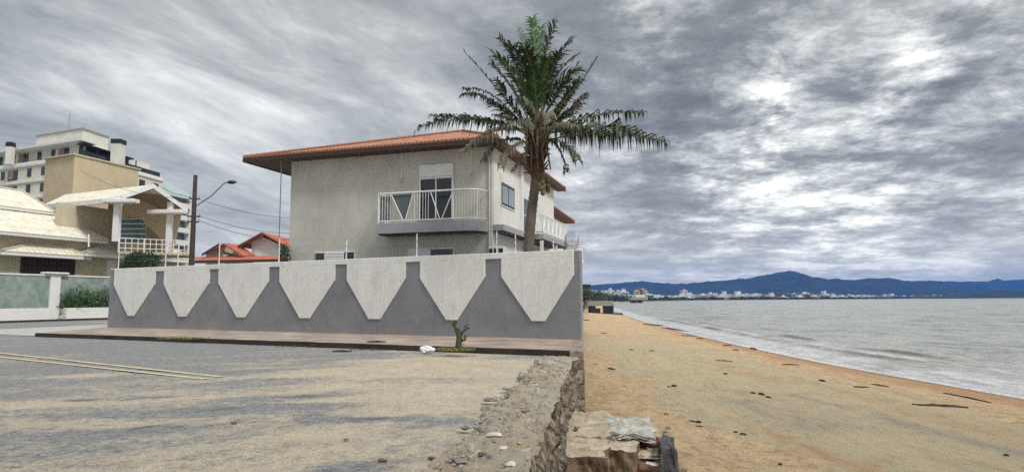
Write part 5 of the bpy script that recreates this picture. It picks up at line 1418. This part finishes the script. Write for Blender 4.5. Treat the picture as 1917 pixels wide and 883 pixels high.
# distant waterfront towers and pier hut
hut = empty('pier_hut', D(1198, 566, 560).xy.to_3d(), 'grey pier building on legs over the far water', 'pier')
dbox(1181, 556, 1213, 561, 560, 12, 'deck', CONC, hut); dbox(1183, 561.2, 1192, 568, 560, 10, 'support', BLACK, hut, z0=-2.4); dbox(1197, 561.2, 1203, 568, 560, 10, 'support', BLACK, hut, z0=-2.4); dbox(1190, 551, 1208, 555.9, 562, 8, 'hall', APT_W, hut)
CITY1 = mat('city_white', (.85, .84, .80), .8, .15, .02, fine=.3, fvar=.6, bmp=0)
CITY2 = mat('city_cream', (.74, .68, .56), .8, .2, .02, fine=.3, fvar=.6, bmp=0)
CITY3 = mat('city_grey', (.42, .42, .44), .8, .2, .02, fine=.3, fvar=.6, bmp=0)
CITYR = mat('city_brick', (.36, .17, .12), .8, .2, .02, fine=.3, fvar=.6, bmp=0)
def tower(x, y, w, d, h, m_, label, group, proto=None):
    mb = MB(); mb.box((-w / 2, 0, -1), (w / 2, d, h)); mb.box((-w * .2, d * .2, h), (w * .2, d * .7, h + w * .2))
    o = mb.build('tower_block', m_); o.location = (x, y, 0)
    z = 3; mb = MB()
    while z < h - 2: mb.box((-w * .42, -.4, z), (w * .42, -.05, z + 1.3)); z += 3.2
    c = mb.build('window_bands', GLASS, None); c.parent = o
    return tag(o, label, 'building', group)
# the cluster of cream/red towers
for i, (px, pt, w, m_, lb) in enumerate(((1193, 544, 12, CITY2, 'leftmost cream tower of the waterfront cluster'), (1199, 541, 13, CITYR, 'tall cream and red tower in the middle of the waterfront cluster'), (1206, 541, 12, CITY2, 'right tall tower of the waterfront cluster'), (1213, 545, 11, CITY1, 'white tower at the right end of the waterfront cluster'))):
    y = 1150; q = D(px, pt, y); tower(q.x, y + i * 6, w * .8, 12, q.z, m_, lb, 'waterfront tower cluster')
rc = random.Random(77)
protos = []
for k, (m_, w, h) in enumerate(((CITY1, 14, 30), (CITY2, 13, 24), (CITY3, 16, 18), (CITY1, 18, 13), (CITYR, 15, 9), (CITY1, 24, 8))):
    protos.append((m_, w, h))
first = {}
def city(px, hpx, y, k):
    m_, w, h = protos[k]; hh = hpx / F * y
    lb = ['slim white high rise in the distant city', 'slim cream high rise in the distant city', 'grey mid rise block in the distant city', 'white mid rise block in the distant city', 'low red brown building in the distant city', 'low broad white building in the distant city'][k]
    if k not in first:
        first[k] = tower(0, 0, w, w, h, m_, lb, ['distant white high rises', 'distant cream high rises', 'distant grey blocks', 'distant white blocks', 'distant red brown buildings', 'distant low white buildings'][k]); o = first[k]
    else:
        o = first[k].copy(); COL.objects.link(o)
        for ch in first[k].children: c2_ = ch.copy(); c2_.parent = o; COL.objects.link(c2_)
    o.location = ((px - 958.5) / F * y, y, .3); o.scale = (1, 1, hh / h); o.rotation_euler = (0, 0, rc.uniform(-.5, .5))
def shore_y(px):   # distance where the far coast is crossed in this direction
    return interp(px, [(1100, 520), (1160, 720), (1300, 1235), (1500, 1545), (1700, 2060), (1917, 5000)])
for _ in range(48):
    px = rc.choice((rc.uniform(1105, 1180), rc.uniform(1105, 1290), rc.uniform(1140, 1175), rc.uniform(1105, 1150))); y = rc.uniform(1300, 2400); city(px, rc.uniform(6, 17), y, rc.choice((0, 0, 1, 0, 2, 3)))
for _ in range(150):
    px = rc.uniform(1200, 1560); y = shore_y(px) + rc.uniform(40, 450); city(px, rc.choice((rc.uniform(3.5, 7), rc.uniform(4, 10), rc.uniform(3, 6))), y, rc.choice((3, 3, 5, 5, 2, 4, 1, 0)))
for _ in range(55):
    px = rc.uniform(1560, 1840); y = shore_y(px) + rc.uniform(80, 900); city(px, rc.choice((rc.uniform(2.5, 5), rc.uniform(3, 6.5))), y, rc.choice((3, 5, 5, 2, 4)))
# belt of far shore trees
mb = MB()
for k in range(4200):
    px = rc.uniform(1120, 1700); y = shore_y(px) + abs(rc.gauss(0, 130)) + 15; s = rc.uniform(4, 9)
    q = V(((px - 958.5) / F * y, y, -1)); a = rc.uniform(0, 6.28); d = V((math.cos(a), math.sin(a), 0)) * s
    h = rc.uniform(1.5, 5.0) * (1 + .7 * fbm(px / 12, 3))
    mb.poly([q - d, q + d, q + d * .4 + V((0, 0, h)), q - d * .5 + V((0, 0, h * .9))])
tag(mb.build('far_woods', LEAF_D), 'dark belt of trees along the far shore below the city', 'woods', kind='stuff')

# ------------------------------------------------------------------ HAZE
Mz = bpy.data.materials.new('haze_air'); Mz.use_nodes = True; nt = Mz.node_tree
for n in list(nt.nodes):
    if n.type == 'BSDF_PRINCIPLED': nt.nodes.remove(n)
pv = nt.nodes.new('ShaderNodeVolumePrincipled'); pv.inputs['Color'].default_value = (0.06, 0.29, .92, 1); pv.inputs['Density'].default_value = 1.1e-4
nt.links.new(pv.outputs[0], nt.nodes['Material Output'].inputs['Volume'])
mb = MB(); mb.box((-9000, -450, -4.0), (9000, 7150, 270)); hz = mb.build('haze', Mz); tag(hz, 'thin bluish air over the whole bay', 'haze', kind='stuff')

# ------------------------------------------------------------------ SKY + SUN
W = bpy.data.worlds.new('World'); S.world = W; W.use_nodes = True; nt = W.node_tree
for n in list(nt.nodes): nt.nodes.remove(n)
SUN_EL, SUN_AZ = R(48), R(135)      # azimuth clockwise from +Y (view direction): behind the camera, to the right
outn = nt.nodes.new('ShaderNodeOutputWorld')
sky = nt.nodes.new('ShaderNodeTexSky'); sky.sky_type = 'NISHITA'; sky.sun_disc = False; sky.sun_elevation = SUN_EL; sky.sun_rotation = SUN_AZ
bg1 = nt.nodes.new('ShaderNodeBackground'); bg1.inputs[1].default_value = 0.09; nt.links.new(sky.outputs[0], bg1.inputs[0])
tc = nt.nodes.new('ShaderNodeTexCoord'); sp = nt.nodes.new('ShaderNodeSeparateXYZ'); nt.links.new(tc.outputs['Generated'], sp.inputs[0])
def mth(op, a, b_=None, c_=None, clamp=False):
    n = nt.nodes.new('ShaderNodeMath'); n.operation = op; n.use_clamp = clamp
    for i, v in enumerate((a, b_, c_)):
        if v is None: continue
        if isinstance(v, (int, float)): n.inputs[i].default_value = v
        else: nt.links.new(v, n.inputs[i])
    return n.outputs[0]
zz = mth('MAXIMUM', sp.outputs[2], 0.0); zd = mth('ADD', zz, 0.17)
ux = mth('DIVIDE', sp.outputs[0], zd); uy = mth('DIVIDE', sp.outputs[1], zd)
cmb = nt.nodes.new('ShaderNodeCombineXYZ'); nt.links.new(ux, cmb.inputs[0]); nt.links.new(uy, cmb.inputs[1])
def cl(rot, scale, loc, ns, det, rough, dist):
    m0 = nt.nodes.new('ShaderNodeMapping'); nt.links.new(cmb.outputs[0], m0.inputs[0]); m0.inputs['Rotation'].default_value = (0, 0, rot)
    mp = nt.nodes.new('ShaderNodeMapping'); nt.links.new(m0.outputs[0], mp.inputs[0])
    mp.inputs['Scale'].default_value = (*scale, 1); mp.inputs['Location'].default_value = loc
    return noi(nt, mp.outputs[0], ns, det, rough, dist)
n_big = cl(R(16), (1.0, 0.8), (3.1, 1.7, 0), 0.8, 4, .5, .2)
n_det = cl(R(10), (1.0, 1.0), (7.3, 2.2, 0), 2.2, 10, .66, .25)
n_fine = cl(R(10), (1.0, 1.1), (2.3, 9.2, 0), 5.5, 10, .74, .2)
n_str = cl(R(24), (1.0, 0.45), (1.3, 5.2, 0), 2.3, 10, .66, .35)
# turbulence grows from the smooth veil on the left to broken cloud on the right
az = mth('DIVIDE', sp.outputs[0], mth('ADD', mth('ABSOLUTE', sp.outputs[1]), .25))
side = ramp(nt, mth('ADD', mth('MULTIPLY', az, .5), .5), [(.42, 0.0), (.60, 1.0)])
lumpy = mth('ADD', mth('ADD', mth('MULTIPLY', n_big, .25), mth('MULTIPLY', n_det, .5)), mth('MULTIPLY', n_fine, .25))
lumpy = mth('MULTIPLY_ADD', mth('SUBTRACT', lumpy, .5), 4.2, .45)
veil = mth('ADD', mth('MULTIPLY', n_big, .3), mth('MULTIPLY', n_str, .7))
veil = mth('MULTIPLY_ADD', mth('SUBTRACT', veil, .5), 1.7, .50)
gapn = mth('MULTIPLY', mth('SUBTRACT', mth('ADD', mth('MULTIPLY', n_det, .55), mth('MULTIPLY', n_fine, .45)), .30), 4.0, clamp=True)
nm = nt.nodes.new('ShaderNodeVectorMath'); nm.operation = 'NORMALIZE'; nt.links.new(tc.outputs['Generated'], nm.inputs[0])
def blob(px, py, r, amp):
    d = ray(px, py).normalized(); dp = nt.nodes.new('ShaderNodeVectorMath'); dp.operation = 'DOT_PRODUCT'
    nt.links.new(nm.outputs[0], dp.inputs[0]); dp.inputs[1].default_value = d
    x = mth('SUBTRACT', 1.0, dp.outputs['Value']); g = mth('POWER', 2.718, mth('MULTIPLY', x, -1.0 / (r * r)))
    g = mth('MULTIPLY', g, amp)
    return mth('MULTIPLY', mth('MULTIPLY', g, .75), gapn) if amp > .12 else g
val = nt.nodes.new('ShaderNodeMix'); nt.links.new(side, val.inputs[0]); nt.links.new(veil, val.inputs[2]); nt.links.new(lumpy, val.inputs[3])
v_ = val.outputs[0]
for args in ((1450, 140, .030, .42), (1448, 200, .022, .4), (1730, 125, .026, .34), (1690, 212, .045, .22), (1620, 215, .03, .2), (1430, 285, .045, .32), (1520, 490, .08, .34), (1330, 310, .06, .2), (1200, 60, .04, .2), (1330, 390, .08, .22), (1600, 370, .05, .18), (1700, 420, .08, .16), (700, 200, .16, -.04), (1600, 60, .09, -.06), (1250, 190, .08, -.10), (1800, 290, .10, -.08), (60, 40, .12, -.06), (560, 330, .2, .09), (1330, 230, .06, -.12), (1130, 400, .08, .1)):
    v_ = mth('ADD', v_, blob(*args))
cc_ = ramp(nt, v_, [(0.06, (.11, .118, .122)), (0.34, (.175, .186, .188)), (0.54, (.31, .319, .312)), (0.74, (.51, .52, .50)), (0.96, (.88, .87, .78))])
# pale blue-white band low over the sea
low = ramp(nt, zz, [(0.0, 1.0), (0.10, .25), (0.22, 0.0)])
cc_ = mixc(nt, mth('MULTIPLY', low, .6), cc_, (.72, .69, .60))
# brighter overhead, as under any overcast
hi = nt.nodes.new('ShaderNodeMapRange'); nt.links.new(zz, hi.inputs[0]); hi.inputs[1].default_value = .42; hi.inputs[2].default_value = .95; hi.inputs[3].default_value = 1.0; hi.inputs[4].default_value = 2.3
bg2 = nt.nodes.new('ShaderNodeBackground'); nt.links.new(cc_, bg2.inputs[0]); nt.links.new(hi.outputs[0], bg2.inputs[1])
mx = nt.nodes.new('ShaderNodeMixShader')
cover = ramp(nt, v_, [(.0, .98), (1.0, .93)])
nt.links.new(cover, mx.inputs[0]); nt.links.new(bg1.outputs[0], mx.inputs[1]); nt.links.new(bg2.outputs[0], mx.inputs[2]); nt.links.new(mx.outputs[0], outn.inputs[0])

sl = bpy.data.lights.new('sun', 'SUN'); sl.energy = 1.5; sl.angle = R(12); sl.color = (1, .97, .92)
so = bpy.data.objects.new('sun', sl); COL.objects.link(so)
sdv = V((math.sin(SUN_AZ) * math.cos(SUN_EL), math.cos(SUN_AZ) * math.cos(SUN_EL), math.sin(SUN_EL)))
so.rotation_euler = sdv.to_track_quat('Z', 'Y').to_euler(); so.location = (0, 0, 60)

S.view_settings.view_transform = 'Standard'; S.view_settings.look = 'None'; S.view_settings.exposure = 0.82; S.view_settings.gamma = 1.0
S.render.engine = 'CYCLES'; S.cycles.max_bounces = 6; S.cycles.volume_bounces = 0; S.cycles.use_denoising = False
S.cycles.sample_clamp_indirect = 4.0
